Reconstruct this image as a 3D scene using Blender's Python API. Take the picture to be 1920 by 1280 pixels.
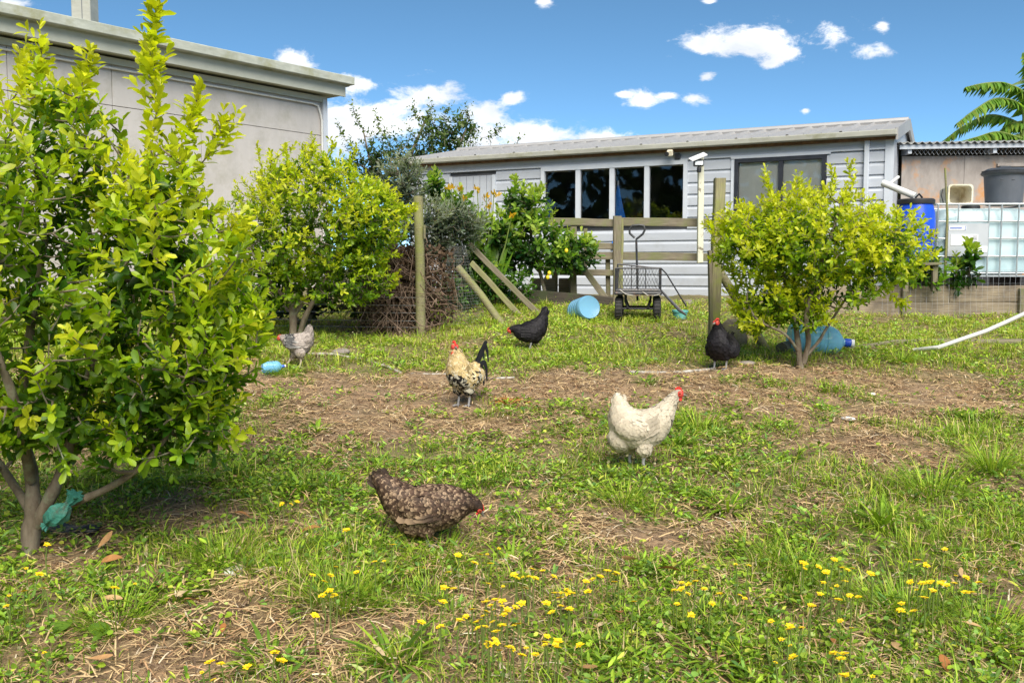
import bpy, bmesh, math, random
import numpy as np
from mathutils import Matrix, Vector
R = math.radians
rng = np.random.default_rng(7)
random.seed(7)
S = bpy.context.scene
for o in list(bpy.data.objects):
    bpy.data.objects.remove(o)

# ------------------------------------------------------------------ camera
F = 1750.0                       # focal length in photo pixels (1920 wide)
CAMH = 1.556
PITCH = math.atan(135 / F)
cam_d = bpy.data.cameras.new('camera')
cam = bpy.data.objects.new('camera', cam_d)
S.collection.objects.link(cam)
cam.location = (0, 0, CAMH)
cam.rotation_euler = (math.pi / 2 - PITCH, 0, 0)
cam_d.sensor_width = 36
cam_d.lens = 36 * F / 1920
cam_d.clip_start = 0.05
cam_d.clip_end = 3000
S.camera = cam

# ------------------------------------------------------------------ sun, sky, exposure
SUN_EL, SUN_AZ = R(46), R(170)   # compass style: azimuth measured from +Y towards +X
SUN_STRENGTH, SUN_ANGLE, SKY_STRENGTH, EXPOSURE = 2.6, R(50), 0.115, 1.46
sd = bpy.data.lights.new('sun', 'SUN')
sd.energy = SUN_STRENGTH
sd.angle = SUN_ANGLE
sd.color = (1.0, 0.93, 0.81)
sun = bpy.data.objects.new('sun', sd)
S.collection.objects.link(sun)
sun_dir = Vector((math.sin(SUN_AZ) * math.cos(SUN_EL), math.cos(SUN_AZ) * math.cos(SUN_EL), math.sin(SUN_EL)))
sun.rotation_euler = sun_dir.to_track_quat('Z', 'Y').to_euler()
S.view_settings.view_transform = 'Standard'
S.view_settings.look = 'None'
S.view_settings.exposure = EXPOSURE
S.view_settings.gamma = 1
S.view_settings.use_curve_mapping = False

W = bpy.data.worlds.new('World')
S.world = W
W.use_nodes = True
wt = W.node_tree
wn, wl = wt.nodes, wt.links
wn.clear()


def wmath(op, a, b=None, c=None, clamp=False):
    n = wn.new('ShaderNodeMath')
    n.operation = op
    n.use_clamp = clamp
    for i, v in enumerate((a, b, c)):
        if v is None:
            continue
        if isinstance(v, (int, float)):
            n.inputs[i].default_value = v
        else:
            wl.new(v, n.inputs[i])
    return n.outputs[0]


sky = wn.new('ShaderNodeTexSky')
sky.sky_type = 'NISHITA'
sky.sun_disc = False
sky.sun_elevation = SUN_EL
sky.sun_rotation = SUN_AZ
sky.altitude = 4000
sky.air_density = 0.6
sky.dust_density = 0.0
sky.ozone_density = 3.0
hs = wn.new('ShaderNodeHueSaturation')
hs.inputs['Hue'].default_value = 0.482
hs.inputs['Saturation'].default_value = 1.05
hs.inputs['Value'].default_value = 0.67
wl.new(sky.outputs[0], hs.inputs['Color'])
tc = wn.new('ShaderNodeTexCoord')
sep = wn.new('ShaderNodeSeparateXYZ')
wl.new(tc.outputs['Generated'], sep.inputs[0])
dx, dy, dz = sep.outputs
ysafe = wmath('MAXIMUM', dy, 0.05)
cu = wmath('DIVIDE', dx, ysafe)
cv = wmath('DIVIDE', dz, ysafe)
cmb = wn.new('ShaderNodeCombineXYZ')
wl.new(cu, cmb.inputs[0])
wl.new(cv, cmb.inputs[1])
ns = wn.new('ShaderNodeTexNoise')
ns.inputs['Scale'].default_value = 34
ns.inputs['Detail'].default_value = 9
ns.inputs['Roughness'].default_value = 0.68
ns.inputs['Distortion'].default_value = 0.25
mp = wn.new('ShaderNodeMapping')
mp.inputs['Scale'].default_value = (0.75, 1.25, 1)
wl.new(cmb.outputs[0], mp.inputs[0])
wl.new(mp.outputs[0], ns.inputs['Vector'])
# the cumulus in view, each at its bearing (u = x/y, v = z/y) and angular half size
CL = [(1380, 78, 66, 23), (1440, 68, 36, 20), (1318, 84, 38, 12), (1470, 104, 26, 12), (1446, 122, 16, 8), (1562, 66, 30, 18), (1640, 100, 34, 14), (1655, 50, 12, 10),
      (1205, 186, 28, 13), (1305, 188, 24, 10), (1325, 144, 14, 8), (1255, 178, 14, 6), (1165, 177, 14, 5), (1510, 208, 10, 5),
      (550, 115, 28, 18), (590, 150, 40, 18), (680, 160, 20, 12), (800, 175, 50, 20), (700, 225, 110, 30), (640, 250, 60, 45), (900, 210, 40, 22),
      (960, 185, 18, 10), (1000, 245, 90, 17), (930, 268, 90, 14), (1120, 258, 50, 8), (20, 5, 30, 8), (1020, 2, 14, 8), (1330, 3, 16, 5)]
tot = None
for (px, py, rx, ry) in CL:
    vx, vy = (px - 960) / F, (640 - py) / F
    yy = math.cos(PITCH) + vy * math.sin(PITCH)
    zz = vy * math.cos(PITCH) - math.sin(PITCH)
    u0, v0 = vx / yy, zz / yy
    a = wmath('DIVIDE', wmath('SUBTRACT', cu, u0), rx / F)
    b = wmath('DIVIDE', wmath('SUBTRACT', cv, v0), ry / F)
    q = wmath('ADD', wmath('MULTIPLY', a, a), wmath('MULTIPLY', b, b))
    g = wmath('EXPONENT', wmath('MULTIPLY', q, -0.75))
    tot = g if tot is None else wmath('ADD', tot, g)
front = wmath('GREATER_THAN', dy, 0.06)
tot = wmath('MULTIPLY', wmath('MINIMUM', tot, 1.15), front)
nz = wmath('MULTIPLY', wmath('SUBTRACT', ns.outputs[0], 0.5), 2.9)
m = wmath('ADD', tot, nz)
mr = wn.new('ShaderNodeMapRange')
mr.interpolation_type = 'SMOOTHSTEP'
mr.inputs['From Min'].default_value = 0.30
mr.inputs['From Max'].default_value = 1.05
wl.new(m, mr.inputs[0])
placed = wmath('MULTIPLY', mr.outputs[0], wmath('GREATER_THAN', tot, 0.03))
# scattered cumulus over the unseen sky, cover thickened to add white fill light
zs = wmath('ADD', wmath('MAXIMUM', dz, 0.0), 0.22)
cm2 = wn.new('ShaderNodeCombineXYZ')
wl.new(wmath('DIVIDE', dx, zs), cm2.inputs[0])
wl.new(wmath('DIVIDE', dy, zs), cm2.inputs[1])
n2 = wn.new('ShaderNodeTexNoise')
n2.inputs['Scale'].default_value = 1.6
n2.inputs['Detail'].default_value = 8
n2.inputs['Roughness'].default_value = 0.55
wl.new(cm2.outputs[0], n2.inputs['Vector'])
mr2 = wn.new('ShaderNodeMapRange')
mr2.interpolation_type = 'SMOOTHSTEP'
mr2.inputs['From Min'].default_value = 0.52
mr2.inputs['From Max'].default_value = 0.66
wl.new(n2.outputs[0], mr2.inputs[0])
cover = wmath('MAXIMUM', placed, wmath('MULTIPLY', mr2.outputs[0], wmath('SUBTRACT', 1.0, front)), clamp=True)
mx = wn.new('ShaderNodeMixRGB')
wl.new(wmath('MULTIPLY', cover, 0.96), mx.inputs[0])
wl.new(hs.outputs[0], mx.inputs[1])
cn = wn.new('ShaderNodeTexNoise')
cn.inputs['Scale'].default_value = 14
cn.inputs['Detail'].default_value = 6
wl.new(mp.outputs[0], cn.inputs['Vector'])
cmr = wn.new('ShaderNodeMapRange')
cmr.inputs['From Min'].default_value = 0.38
cmr.inputs['From Max'].default_value = 0.58
wl.new(cn.outputs[0], cmr.inputs[0])
cmx = wn.new('ShaderNodeMixRGB')
cmx.inputs[1].default_value = (2.9, 3.05, 3.3, 1)
cmx.inputs[2].default_value = (4.2, 4.2, 4.25, 1)
wl.new(cmr.outputs[0], cmx.inputs[0])
wl.new(cmx.outputs[0], mx.inputs[2])
bg = wn.new('ShaderNodeBackground')
bg.inputs['Strength'].default_value = SKY_STRENGTH
wl.new(mx.outputs[0], bg.inputs[0])
wo = wn.new('ShaderNodeOutputWorld')
wl.new(bg.outputs[0], wo.inputs[0])


# ------------------------------------------------------------------ place helpers
def ray(px, py):
    u, v = (px - 960) / F, (640 - py) / F
    return np.array([u, math.cos(PITCH) + v * math.sin(PITCH), v * math.cos(PITCH) - math.sin(PITCH)])


def at(px, py, d):
    """the point at depth d (metres along +Y) seen at a photo pixel"""
    r = ray(px, py)
    r = r * (d / r[1])
    return Vector((r[0], d, r[2] + CAMH))


SLOPE = 0.0906


def base_z(y):
    y = np.asarray(y, float)
    z = np.where(y < 12.6, SLOPE * y, SLOPE * 12.6 + 0.015 * (y - 12.6))
    z = np.where(y < -6, -6 * SLOPE, z)
    return np.where(y > 40, SLOPE * 12.6 + 0.015 * 27.4, z)


def gz(x, y):
    x = np.asarray(x, float)
    y = np.asarray(y, float)
    b = (0.016 * np.sin(1.7 * x + 0.6 * y + 1) + 0.013 * np.sin(2.6 * y - 0.9 * x + 2) + 0.010 * np.sin(4.3 * x + 3.1 * y)
         + 0.007 * np.sin(7.7 * x - 5.1 * y + 1) + 0.005 * np.sin(11.3 * y + 6.4 * x))
    return base_z(y) + b


def gp(px, py, h=0.0):
    """ground point (optionally h above the ground) seen at a photo pixel"""
    r = ray(px, py)
    t = (CAMH - h) / (SLOPE * r[1] - r[2])
    x, y = r[0] * t, r[1] * t
    return Vector((x, y, float(gz(x, y))))


# ------------------------------------------------------------------ object helpers
COL = S.collection


def link(o, parent=None):
    COL.objects.link(o)
    if parent is not None:
        o.parent = parent
    return o


def tag(o, label=None, cat=None, group=None, kind=None):
    if label:
        o['label'] = label
    if cat:
        o['category'] = cat
    if group:
        o['group'] = group
    if kind:
        o['kind'] = kind
    return o


def thing(name, label, cat, loc=(0, 0, 0), rot=None, group=None):
    o = bpy.data.objects.new(name, None)
    o.empty_display_size = 0.1
    link(o)
    o.location = loc
    if rot is not None:
        o.rotation_euler = rot
    return tag(o, label, cat, group)


def np_mesh(name, V, Fc, mat, cols=None, smooth=True):
    """V (n,3), Fc list of (k,m) int arrays of equal-size polygons"""
    me = bpy.data.meshes.new(name)
    if not isinstance(Fc, (list, tuple)):
        Fc = [Fc]
    Fc = [np.asarray(f, np.int32) for f in Fc if len(f)]
    V = np.asarray(V, np.float32)
    me.vertices.add(len(V))
    me.vertices.foreach_set('co', V.ravel())
    loops = np.concatenate([f.ravel() for f in Fc])
    sizes = np.concatenate([np.full(len(f), f.shape[1], np.int32) for f in Fc])
    me.loops.add(len(loops))
    me.loops.foreach_set('vertex_index', loops)
    me.polygons.add(len(sizes))
    st = np.concatenate([[0], np.cumsum(sizes)[:-1]]).astype(np.int32)
    me.polygons.foreach_set('loop_start', st)
    me.polygons.foreach_set('use_smooth', np.full(len(sizes), smooth))
    if cols is not None:
        a = me.color_attributes.new('Col', 'FLOAT_COLOR', 'POINT')
        c = np.ones((len(V), 4), np.float32)
        c[:, :3] = cols
        a.data.foreach_set('color', c.ravel())
    me.update(calc_edges=True)
    me.validate()
    if mat:
        me.materials.append(mat)
    return me


def np_obj(name, V, Fc, mat, parent=None, cols=None, smooth=True):
    o = bpy.data.objects.new(name, np_mesh(name, V, Fc, mat, cols, smooth))
    return link(o, parent)


def tube_arrays(path, rad, seg=6, cap=True):
    P = np.array([tuple(p) for p in path], float)
    n = len(P)
    rad = np.full(n, rad, float) if np.isscalar(rad) else np.asarray(rad, float)
    T = np.gradient(P, axis=0) if n > 2 else np.repeat([P[1] - P[0]], 2, 0)
    T /= np.linalg.norm(T, axis=1, keepdims=True) + 1e-9
    ref = np.array([0, 0, 1.0]) if abs(T[0][2]) < 0.9 else np.array([1.0, 0, 0])
    N = np.cross(T[0], ref)
    N /= np.linalg.norm(N)
    V = []
    ang = np.arange(seg) * 2 * math.pi / seg
    for i in range(n):
        N = N - T[i] * np.dot(N, T[i])
        N /= np.linalg.norm(N) + 1e-9
        B = np.cross(T[i], N)
        V.append(P[i] + rad[i] * (np.cos(ang)[:, None] * N + np.sin(ang)[:, None] * B))
    V = np.concatenate(V)
    i = np.arange(n - 1)[:, None] * seg
    j = np.arange(seg)[None, :]
    k = (j + 1) % seg
    Q = np.stack([i + j, i + k, i + seg + k, i + seg + j], -1).reshape(-1, 4)
    Fl = [tuple(q) for q in Q]
    if cap:
        Fl.append(tuple(range(seg - 1, -1, -1)))
        Fl.append(tuple(range((n - 1) * seg, n * seg)))
    return V, Fl


class MB:
    """collects shapes and links them as ONE mesh object"""
    def __init__(self):
        self.v, self.f = [], []

    def add(self, V, Fl):
        o = len(self.v)
        self.v += [tuple(map(float, p)) for p in V]
        self.f += [tuple(int(i) + o for i in f) for f in Fl]
        return self

    def box(self, c, s, rot=None, taper=1.0):
        x, y, z = (k / 2 for k in s)
        P = [(-x, -y, -z), (x, -y, -z), (x, y, -z), (-x, y, -z), (-x * taper, -y * taper, z), (x * taper, -y * taper, z), (x * taper, y * taper, z), (-x * taper, y * taper, z)]
        if rot is not None:
            P = [rot @ Vector(p) for p in P]
        P = [Vector(p) + Vector(c) for p in P]
        return self.add(P, [(3, 2, 1, 0), (4, 5, 6, 7), (0, 1, 5, 4), (1, 2, 6, 5), (2, 3, 7, 6), (3, 0, 4, 7)])

    def tube(self, path, rad, seg=8, cap=True):
        return self.add(*tube_arrays(path, rad, seg, cap))

    def lathe(self, prof, seg=24, M=None, close=True):
        """prof: (r,z) list around local z"""
        V, Fl = [], []
        for r, z in prof:
            for k in range(seg):
                a = 2 * math.pi * k / seg
                V.append(Vector((r * math.cos(a), r * math.sin(a), z)))
        n = len(prof)
        for i in range(n - 1):
            for k in range(seg):
                k2 = (k + 1) % seg
                Fl.append((i * seg + k, i * seg + k2, (i + 1) * seg + k2, (i + 1) * seg + k))
        if close:
            Fl.append(tuple(range(seg - 1, -1, -1)))
            Fl.append(tuple(range((n - 1) * seg, n * seg)))
        if M is not None:
            V = [M @ v for v in V]
        return self.add(V, Fl)

    def prism(self, poly, d, M=None):
        """poly in local xz, extruded +-d/2 along y"""
        n = len(poly)
        V = [Vector((x, -d / 2, z)) for x, z in poly] + [Vector((x, d / 2, z)) for x, z in poly]
        Fl = [tuple(range(n)), tuple(range(2 * n - 1, n - 1, -1))]
        for i in range(n):
            j = (i + 1) % n
            Fl.append((j, i, i + n, j + n))
        if M is not None:
            V = [M @ v for v in V]
        return self.add(V, Fl)

    def build(self, name, mat, parent=None, off=None, smooth=False, bevel=0):
        me = bpy.data.meshes.new(name)
        v = self.v if off is None else [(a - off[0], b - off[1], c - off[2]) for a, b, c in self.v]
        me.from_pydata(v, [], self.f)
        me.materials.append(mat)
        bm = bmesh.new()
        bm.from_mesh(me)
        bmesh.ops.recalc_face_normals(bm, faces=bm.faces)
        if bevel:
            bmesh.ops.bevel(bm, geom=list(bm.edges), offset=bevel, segments=1, affect='EDGES', profile=0.5)
        bm.to_mesh(me)
        bm.free()
        if smooth:
            me.polygons.foreach_set('use_smooth', [True] * len(me.polygons))
            try:
                me.set_sharp_from_angle(angle=R(40))
            except Exception:
                pass
        o = bpy.data.objects.new(name, me)
        return link(o, parent)


def axis_matrix(p0, p1, roll=0.0):
    """local X along p0->p1, local Z as upright as possible"""
    p0, p1 = Vector(p0), Vector(p1)
    x = (p1 - p0).normalized()
    up = Vector((0, 0, 1)) if abs(x.z) < 0.95 else Vector((0, -1, 0))
    y = up.cross(x).normalized()
    z = x.cross(y)
    M = Matrix((x, y, z)).transposed().to_4x4() @ Matrix.Rotation(roll, 4, 'X')
    M.translation = p0
    return M


def plank(name, p0, p1, w, h, mat, parent=None, roll=0.0, bow=0.004, seed=0):
    """sawn timber: length along local X, width w (local y), height h (local z), uneven edges"""
    r = random.Random(seed + 11)
    L = (Vector(p1) - Vector(p0)).length
    n = max(3, int(L / 0.25))
    prof = [(-.5, -.42), (-.42, -.5), (.42, -.5), (.5, -.42), (.5, .42), (.42, .5), (-.42, .5), (-.5, .42)]
    V = []
    for i in range(n + 1):
        a, b = r.uniform(-bow, bow), r.uniform(-bow, bow)
        s = 1 + r.uniform(-.03, .03)
        for (yy, zz) in prof:
            V.append((L * i / n + (r.uniform(-.006, .006) if i in (0, n) else 0), yy * w * s + a, zz * h * s + b))
    k = len(prof)
    Fl = [(i * k + j, i * k + (j + 1) % k, (i + 1) * k + (j + 1) % k, (i + 1) * k + j) for i in range(n) for j in range(k)]
    Fl += [tuple(range(k - 1, -1, -1)), tuple(range(n * k, (n + 1) * k))]
    mb = MB().add(V, Fl)
    o = mb.build(name, mat, parent)
    M = axis_matrix(p0, p1, roll)
    if parent is not None:
        M = parent.matrix_basis.inverted() @ M
    o.matrix_basis = M
    return o


# ------------------------------------------------------------------ materials
MATS = {}


def newmat(name):
    m = bpy.data.materials.new(name)
    m.use_nodes = True
    nt = m.node_tree
    b = nt.nodes['Principled BSDF']
    return m, nt, b


def nd(nt, t, **kw):
    n = nt.nodes.new(t)
    for k, v in kw.items():
        if k in n.inputs:
            n.inputs[k].default_value = v
        else:
            setattr(n, k, v)
    return n


def c4(c):
    return (c[0], c[1], c[2], 1)


def simple(name, c1, c2=None, rough=0.6, scale=8, stretch=(1, 1, 1), metal=0.0, bump=0.0, c3=None, s3=3.0, w3=(0.5, 0.62), spec=0.5, bscale=None):
    """base colour with noise between c1 and c2, optional blotches of c3, optional fine bump"""
    if name in MATS:
        return MATS[name]
    m, nt, b = newmat(name)
    L = nt.links
    t = nd(nt, 'ShaderNodeTexCoord')
    mp_ = nd(nt, 'ShaderNodeMapping')
    mp_.inputs['Scale'].default_value = stretch
    L.new(t.outputs['Object'], mp_.inputs[0])
    n1 = nd(nt, 'ShaderNodeTexNoise', Scale=scale, Detail=6.0, Roughness=0.62)
    L.new(mp_.outputs[0], n1.inputs['Vector'])
    cr = nd(nt, 'ShaderNodeValToRGB')
    cr.color_ramp.elements[0].position = 0.34
    cr.color_ramp.elements[1].position = 0.68
    cr.color_ramp.elements[0].color = c4(c1)
    cr.color_ramp.elements[1].color = c4(c2 if c2 else c1)
    L.new(n1.outputs[0], cr.inputs[0])
    out = cr.outputs[0]
    if c3:
        n3 = nd(nt, 'ShaderNodeTexNoise', Scale=s3, Detail=7.0, Roughness=0.7)
        L.new(t.outputs['Object'], n3.inputs['Vector'])
        mr_ = nd(nt, 'ShaderNodeMapRange')
        mr_.inputs['From Min'].default_value = w3[0]
        mr_.inputs['From Max'].default_value = w3[1]
        L.new(n3.outputs[0], mr_.inputs[0])
        mx_ = nd(nt, 'ShaderNodeMixRGB')
        L.new(mr_.outputs[0], mx_.inputs[0])
        L.new(out, mx_.inputs[1])
        mx_.inputs[2].default_value = c4(c3)
        out = mx_.outputs[0]
    L.new(out, b.inputs['Base Color'])
    b.inputs['Roughness'].default_value = rough
    b.inputs['Metallic'].default_value = metal
    b.inputs['Specular IOR Level'].default_value = spec
    if bump:
        nb = nd(nt, 'ShaderNodeTexNoise', Scale=bscale or scale * 2, Detail=5.0)
        L.new(mp_.outputs[0], nb.inputs['Vector'])
        bp = nd(nt, 'ShaderNodeBump', Strength=bump, Distance=0.01)
        L.new(nb.outputs[0], bp.inputs['Height'])
        L.new(bp.outputs[0], b.inputs['Normal'])
    MATS[name] = m
    return m


def attr_mat(name, rough=0.5, trans=0.35, spec=0.4, var=0.35, vscale=40, tint=(1.2, 1.25, 0.5)):
    """colour from the mesh's own Col attribute with a little noise, part of the light passing through"""
    if name in MATS:
        return MATS[name]
    m, nt, b = newmat(name)
    L = nt.links
    a = nd(nt, 'ShaderNodeAttribute', attribute_name='Col')
    t = nd(nt, 'ShaderNodeTexCoord')
    n1 = nd(nt, 'ShaderNodeTexNoise', Scale=vscale, Detail=3.0)
    L.new(t.outputs['Object'], n1.inputs['Vector'])
    mr_ = nd(nt, 'ShaderNodeMapRange')
    mr_.inputs['To Min'].default_value = 1 - var
    mr_.inputs['To Max'].default_value = 1 + var
    L.new(n1.outputs[0], mr_.inputs[0])
    mu = nd(nt, 'ShaderNodeVectorMath', operation='SCALE')
    L.new(a.outputs['Color'], mu.inputs[0])
    L.new(mr_.outputs[0], mu.inputs['Scale'])
    L.new(mu.outputs[0], b.inputs['Base Color'])
    b.inputs['Roughness'].default_value = rough
    b.inputs['Specular IOR Level'].default_value = spec
    if trans:
        tr = nd(nt, 'ShaderNodeBsdfTranslucent')
        mm = nd(nt, 'ShaderNodeVectorMath', operation='MULTIPLY')
        mm.inputs[1].default_value = tint
        L.new(mu.outputs[0], mm.inputs[0])
        L.new(mm.outputs[0], tr.inputs[0])
        ms = nd(nt, 'ShaderNodeMixShader')
        ms.inputs[0].default_value = trans
        L.new(b.outputs[0], ms.inputs[1])
        L.new(tr.outputs[0], ms.inputs[2])
        L.new(ms.outputs[0], nt.nodes['Material Output'].inputs[0])
    MATS[name] = m
    return m


def plastic(name, col, rough=0.2, trans=0.5, tcol=None):
    """thin tinted plastic: partly see-through, glossy"""
    m, nt, b = newmat(name)
    L = nt.links
    b.inputs['Base Color'].default_value = c4(col)
    b.inputs['Roughness'].default_value = rough
    tr = nd(nt, 'ShaderNodeBsdfTransparent')
    tr.inputs[0].default_value = c4(tcol or col)
    ms = nd(nt, 'ShaderNodeMixShader')
    ms.inputs[0].default_value = trans
    L.new(b.outputs[0], ms.inputs[1])
    L.new(tr.outputs[0], ms.inputs[2])
    L.new(ms.outputs[0], nt.nodes['Material Output'].inputs[0])
    return m


def glass_mat(name):
    m, nt, b = newmat(name)
    L = nt.links
    tr = nd(nt, 'ShaderNodeBsdfTransparent')
    tr.inputs[0].default_value = (0.95, 0.96, 0.96, 1)
    gl = nd(nt, 'ShaderNodeBsdfGlossy', Roughness=0.02)
    fr = nd(nt, 'ShaderNodeFresnel', IOR=1.5)
    ms = nd(nt, 'ShaderNodeMixShader')
    L.new(fr.outputs[0], ms.inputs[0])
    L.new(tr.outputs[0], ms.inputs[1])
    L.new(gl.outputs[0], ms.inputs[2])
    L.new(ms.outputs[0], nt.nodes['Material Output'].inputs[0])
    return m


M_leaf = attr_mat('citrus_leaf', 0.38, 0.54, 0.5, 0.22, 30)
M_herb = attr_mat('herb_leaf', 0.55, 0.32, 0.3, 0.25, 60)
M_dry = attr_mat('dry_litter', 0.8, 0.1, 0.2, 0.35, 60, (1.1, 1, .8))
M_feather = attr_mat('feathers', 0.62, 0.12, 0.25, 0.12, 120, (1.05, 1, .9))
M_petal = simple('yellow_petal', (0.80, 0.56, 0.0), (0.85, 0.66, 0.01), 0.6, 60)
M_stem = simple('green_stem', (0.10, 0.16, 0.03), (0.16, 0.2, 0.04), 0.6, 30)
M_bark = simple('citrus_bark', (0.10, 0.075, 0.05), (0.22, 0.18, 0.13), 0.85, 22, (1, 1, .35), bump=0.5, c3=(0.23, 0.25, 0.16), s3=9, w3=(.52, .66))
M_wood = simple('weathered_wood', (0.115, 0.095, 0.065), (0.24, 0.205, 0.145), 0.85, 9, (0.6, 9, 9), bump=0.35, c3=(0.15, 0.165, 0.06), s3=3.2, w3=(.46, .68))
M_wood_dark = simple('dark_wood', (0.03, 0.026, 0.02), (0.075, 0.06, 0.045), 0.9, 9, (0.6, 9, 9), bump=0.35, c3=(0.05, 0.06, 0.025), s3=4)
M_sleeper = simple('sleeper_wood', (0.17, 0.135, 0.095), (0.34, 0.275, 0.19), 0.85, 7, (0.5, 8, 8), bump=0.35, c3=(0.12, 0.095, 0.07), s3=2.2, w3=(.5, .7))
M_pole = simple('mossy_pole', (0.15, 0.13, 0.075), (0.28, 0.26, 0.14), 0.85, 9, (0.6, 9, 9), bump=0.3, c3=(0.22, 0.25, 0.06), s3=4, w3=(.45, .65))
M_flake = simple('flaking_paint', (0.56, 0.56, 0.44), (0.62, 0.6, 0.48), 0.7, 8, (.6, 6, 6), bump=.3, c3=(0.2, 0.17, 0.12), s3=9, w3=(.58, .63))
M_wall = simple('building_panel', (0.46, 0.435, 0.415), (0.52, 0.49, 0.465), 0.8, 2.6, (1.6, 1, .3), bump=0.05, c3=(0.36, 0.34, 0.29), s3=1.7, w3=(.48, .72))
M_fascia = simple('stained_fascia', (0.33, 0.35, 0.30), (0.45, 0.47, 0.41), 0.7, 5, (1, 1, 3), c3=(0.27, 0.27, 0.15), s3=1.8, w3=(.5, .7))
M_soffit = simple('soffit_paint', (0.42, 0.43, 0.36), (0.48, 0.49, 0.42), 0.7, 4)
M_board = simple('grey_board', (0.42, 0.45, 0.505), (0.475, 0.505, 0.555), 0.5, 3, (.6, 1, 4), c3=(0.36, 0.375, 0.39), s3=2.5, w3=(.52, .75))
M_trim = simple('white_trim', (0.50, 0.54, 0.60), (0.56, 0.59, 0.64), 0.45, 6)
M_zinc = simple('metal_roof', (0.34, 0.335, 0.335), (0.39, 0.385, 0.38), 0.5, 4, (1, 3, 1), metal=.2)
M_gutter = simple('gutter_paint', (0.30, 0.30, 0.26), (0.38, 0.38, 0.33), 0.5, 3, (1, 1, 4), c3=(0.22, 0.22, 0.14), s3=2.4, w3=(.52, .7))
M_brown_edge = simple('brown_edge', (0.10, 0.055, 0.03), (0.22, 0.12, 0.06), 0.9, 12)
M_blackf = simple('black_frame', (0.016, 0.018, 0.025), (0.03, 0.032, 0.04), 0.4, 9)
M_room = simple('dark_room', (0.07, 0.075, 0.085), (0.12, 0.12, 0.13), 0.9, 3)
M_blind = simple('cream_blind', (0.84, 0.82, 0.75), (0.88, 0.86, 0.80), 0.8, 5)
M_glass = glass_mat('window_glass')
M_bluecloth = simple('blue_cloth', (0.02, 0.20, 0.8), (0.03, 0.28, 0.9), 0.7, 6)
M_steel = simple('dark_steel', (0.028, 0.03, 0.035), (0.06, 0.06, 0.065), 0.45, 20, metal=.3, c3=(0.13, 0.06, 0.03), s3=14, w3=(.58, .7))
M_rubber = simple('tyre_rubber', (0.018, 0.018, 0.02), (0.04, 0.038, 0.036), 0.8, 30, bump=.3)
M_floorm = simple('cart_floor', (0.42, 0.40, 0.37), (0.55, 0.53, 0.5), 0.7, 18, c3=(0.2, 0.12, 0.07), s3=14)
M_wire = simple('galvanised_wire', (0.34, 0.35, 0.36), (0.45, 0.45, 0.46), 0.45, 20, metal=.5)
M_pvc = simple('white_pipe', (0.62, 0.62, 0.6), (0.72, 0.72, 0.7), 0.4, 6, c3=(0.42, 0.4, 0.33), s3=6, w3=(.55, .72))
M_cage = simple('cage_steel', (0.36, 0.40, 0.42), (0.46, 0.5, 0.52), 0.4, 9, metal=.35)
M_tank = simple('tank_plastic', (0.42, 0.56, 0.60), (0.50, 0.63, 0.66), 0.3, 2.5, (1, 1, 2), c3=(0.36, 0.5, 0.54), s3=1.5)
M_plate = simple('tank_plate', (0.42, 0.45, 0.48), (0.48, 0.5, 0.53), 0.45, 4, metal=.2)
M_white = simple('white_label', (0.78, 0.78, 0.8), (0.82, 0.82, 0.83), 0.5, 8)
M_bluep = simple('label_blue', (0.03, 0.1, 0.42), None, 0.5, 8)
M_ink = simple('label_ink', (0.08, 0.09, 0.11), None, 0.6, 8)
M_bin = simple('bin_plastic', (0.075, 0.085, 0.105), (0.11, 0.12, 0.14), 0.5, 5, (1, 1, .4), c3=(.15, .15, .15), s3=4, w3=(.58, .75))
M_binlid = simple('bin_lid', (0.035, 0.04, 0.048), (0.07, 0.075, 0.085), 0.45, 6)
M_cream = simple('cream_plastic', (0.62, 0.56, 0.42), (0.72, 0.68, 0.56), 0.5, 6, c3=(0.36, 0.26, 0.12), s3=7, w3=(.5, .68))
M_barrel = simple('blue_barrel', (0.008, 0.06, 0.55), (0.012, 0.085, 0.68), 0.32, 5)
M_black = simple('black_plastic', (0.014, 0.014, 0.016), (0.03, 0.03, 0.033), 0.5, 9)
M_ply = simple('weathered_ply', (0.26, 0.23, 0.21), (0.40, 0.36, 0.33), 0.85, 5, (1.2, 1, .5), bump=.25, c3=(0.50, 0.25, 0.10), s3=1.9, w3=(.53, .66))
M_corr = simple('corrugated_sheet', (0.36, 0.37, 0.36), (0.46, 0.46, 0.44), 0.55, 5, metal=.2)
M_teal = simple('teal_plastic', (0.10, 0.36, 0.36), (0.15, 0.43, 0.42), 0.5, 10)
M_stone = simple('grey_stone', (0.16, 0.135, 0.115), (0.30, 0.26, 0.23), 0.9, 7, bump=.6)
M_soil = simple('bed_soil', (0.07, 0.05, 0.035), (0.14, 0.10, 0.07), 0.95, 12, bump=.5)
M_net = simple('green_net', (0.02, 0.13, 0.10), (0.05, 0.25, 0.19), 0.7, 30, bump=.5, c3=(0.06, 0.1, 0.07), s3=14)
M_coir = attr_mat('coir_fibre', 0.9, 0.05, 0.1, 0.3, 90, (1, 1, 1))
M_comb = simple('red_comb', (0.55, 0.018, 0.014), (0.70, 0.035, 0.022), 0.5, 90, bump=.3)
M_face = simple('red_skin', (0.40, 0.03, 0.02), (0.55, 0.06, 0.04), 0.6, 90, bump=.3)
M_beak = simple('horn_beak', (0.10, 0.09, 0.08), (0.2, 0.17, 0.13), 0.4, 60)
M_legg = simple('grey_shank', (0.20, 0.20, 0.215), (0.32, 0.31, 0.31), 0.6, 60)
M_legy = simple('pale_shank', (0.42, 0.34, 0.27), (0.52, 0.42, 0.33), 0.6, 60)
M_eye = simple('bird_eye', (0.25, 0.07, 0.01), None, 0.15, 10)
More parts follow.
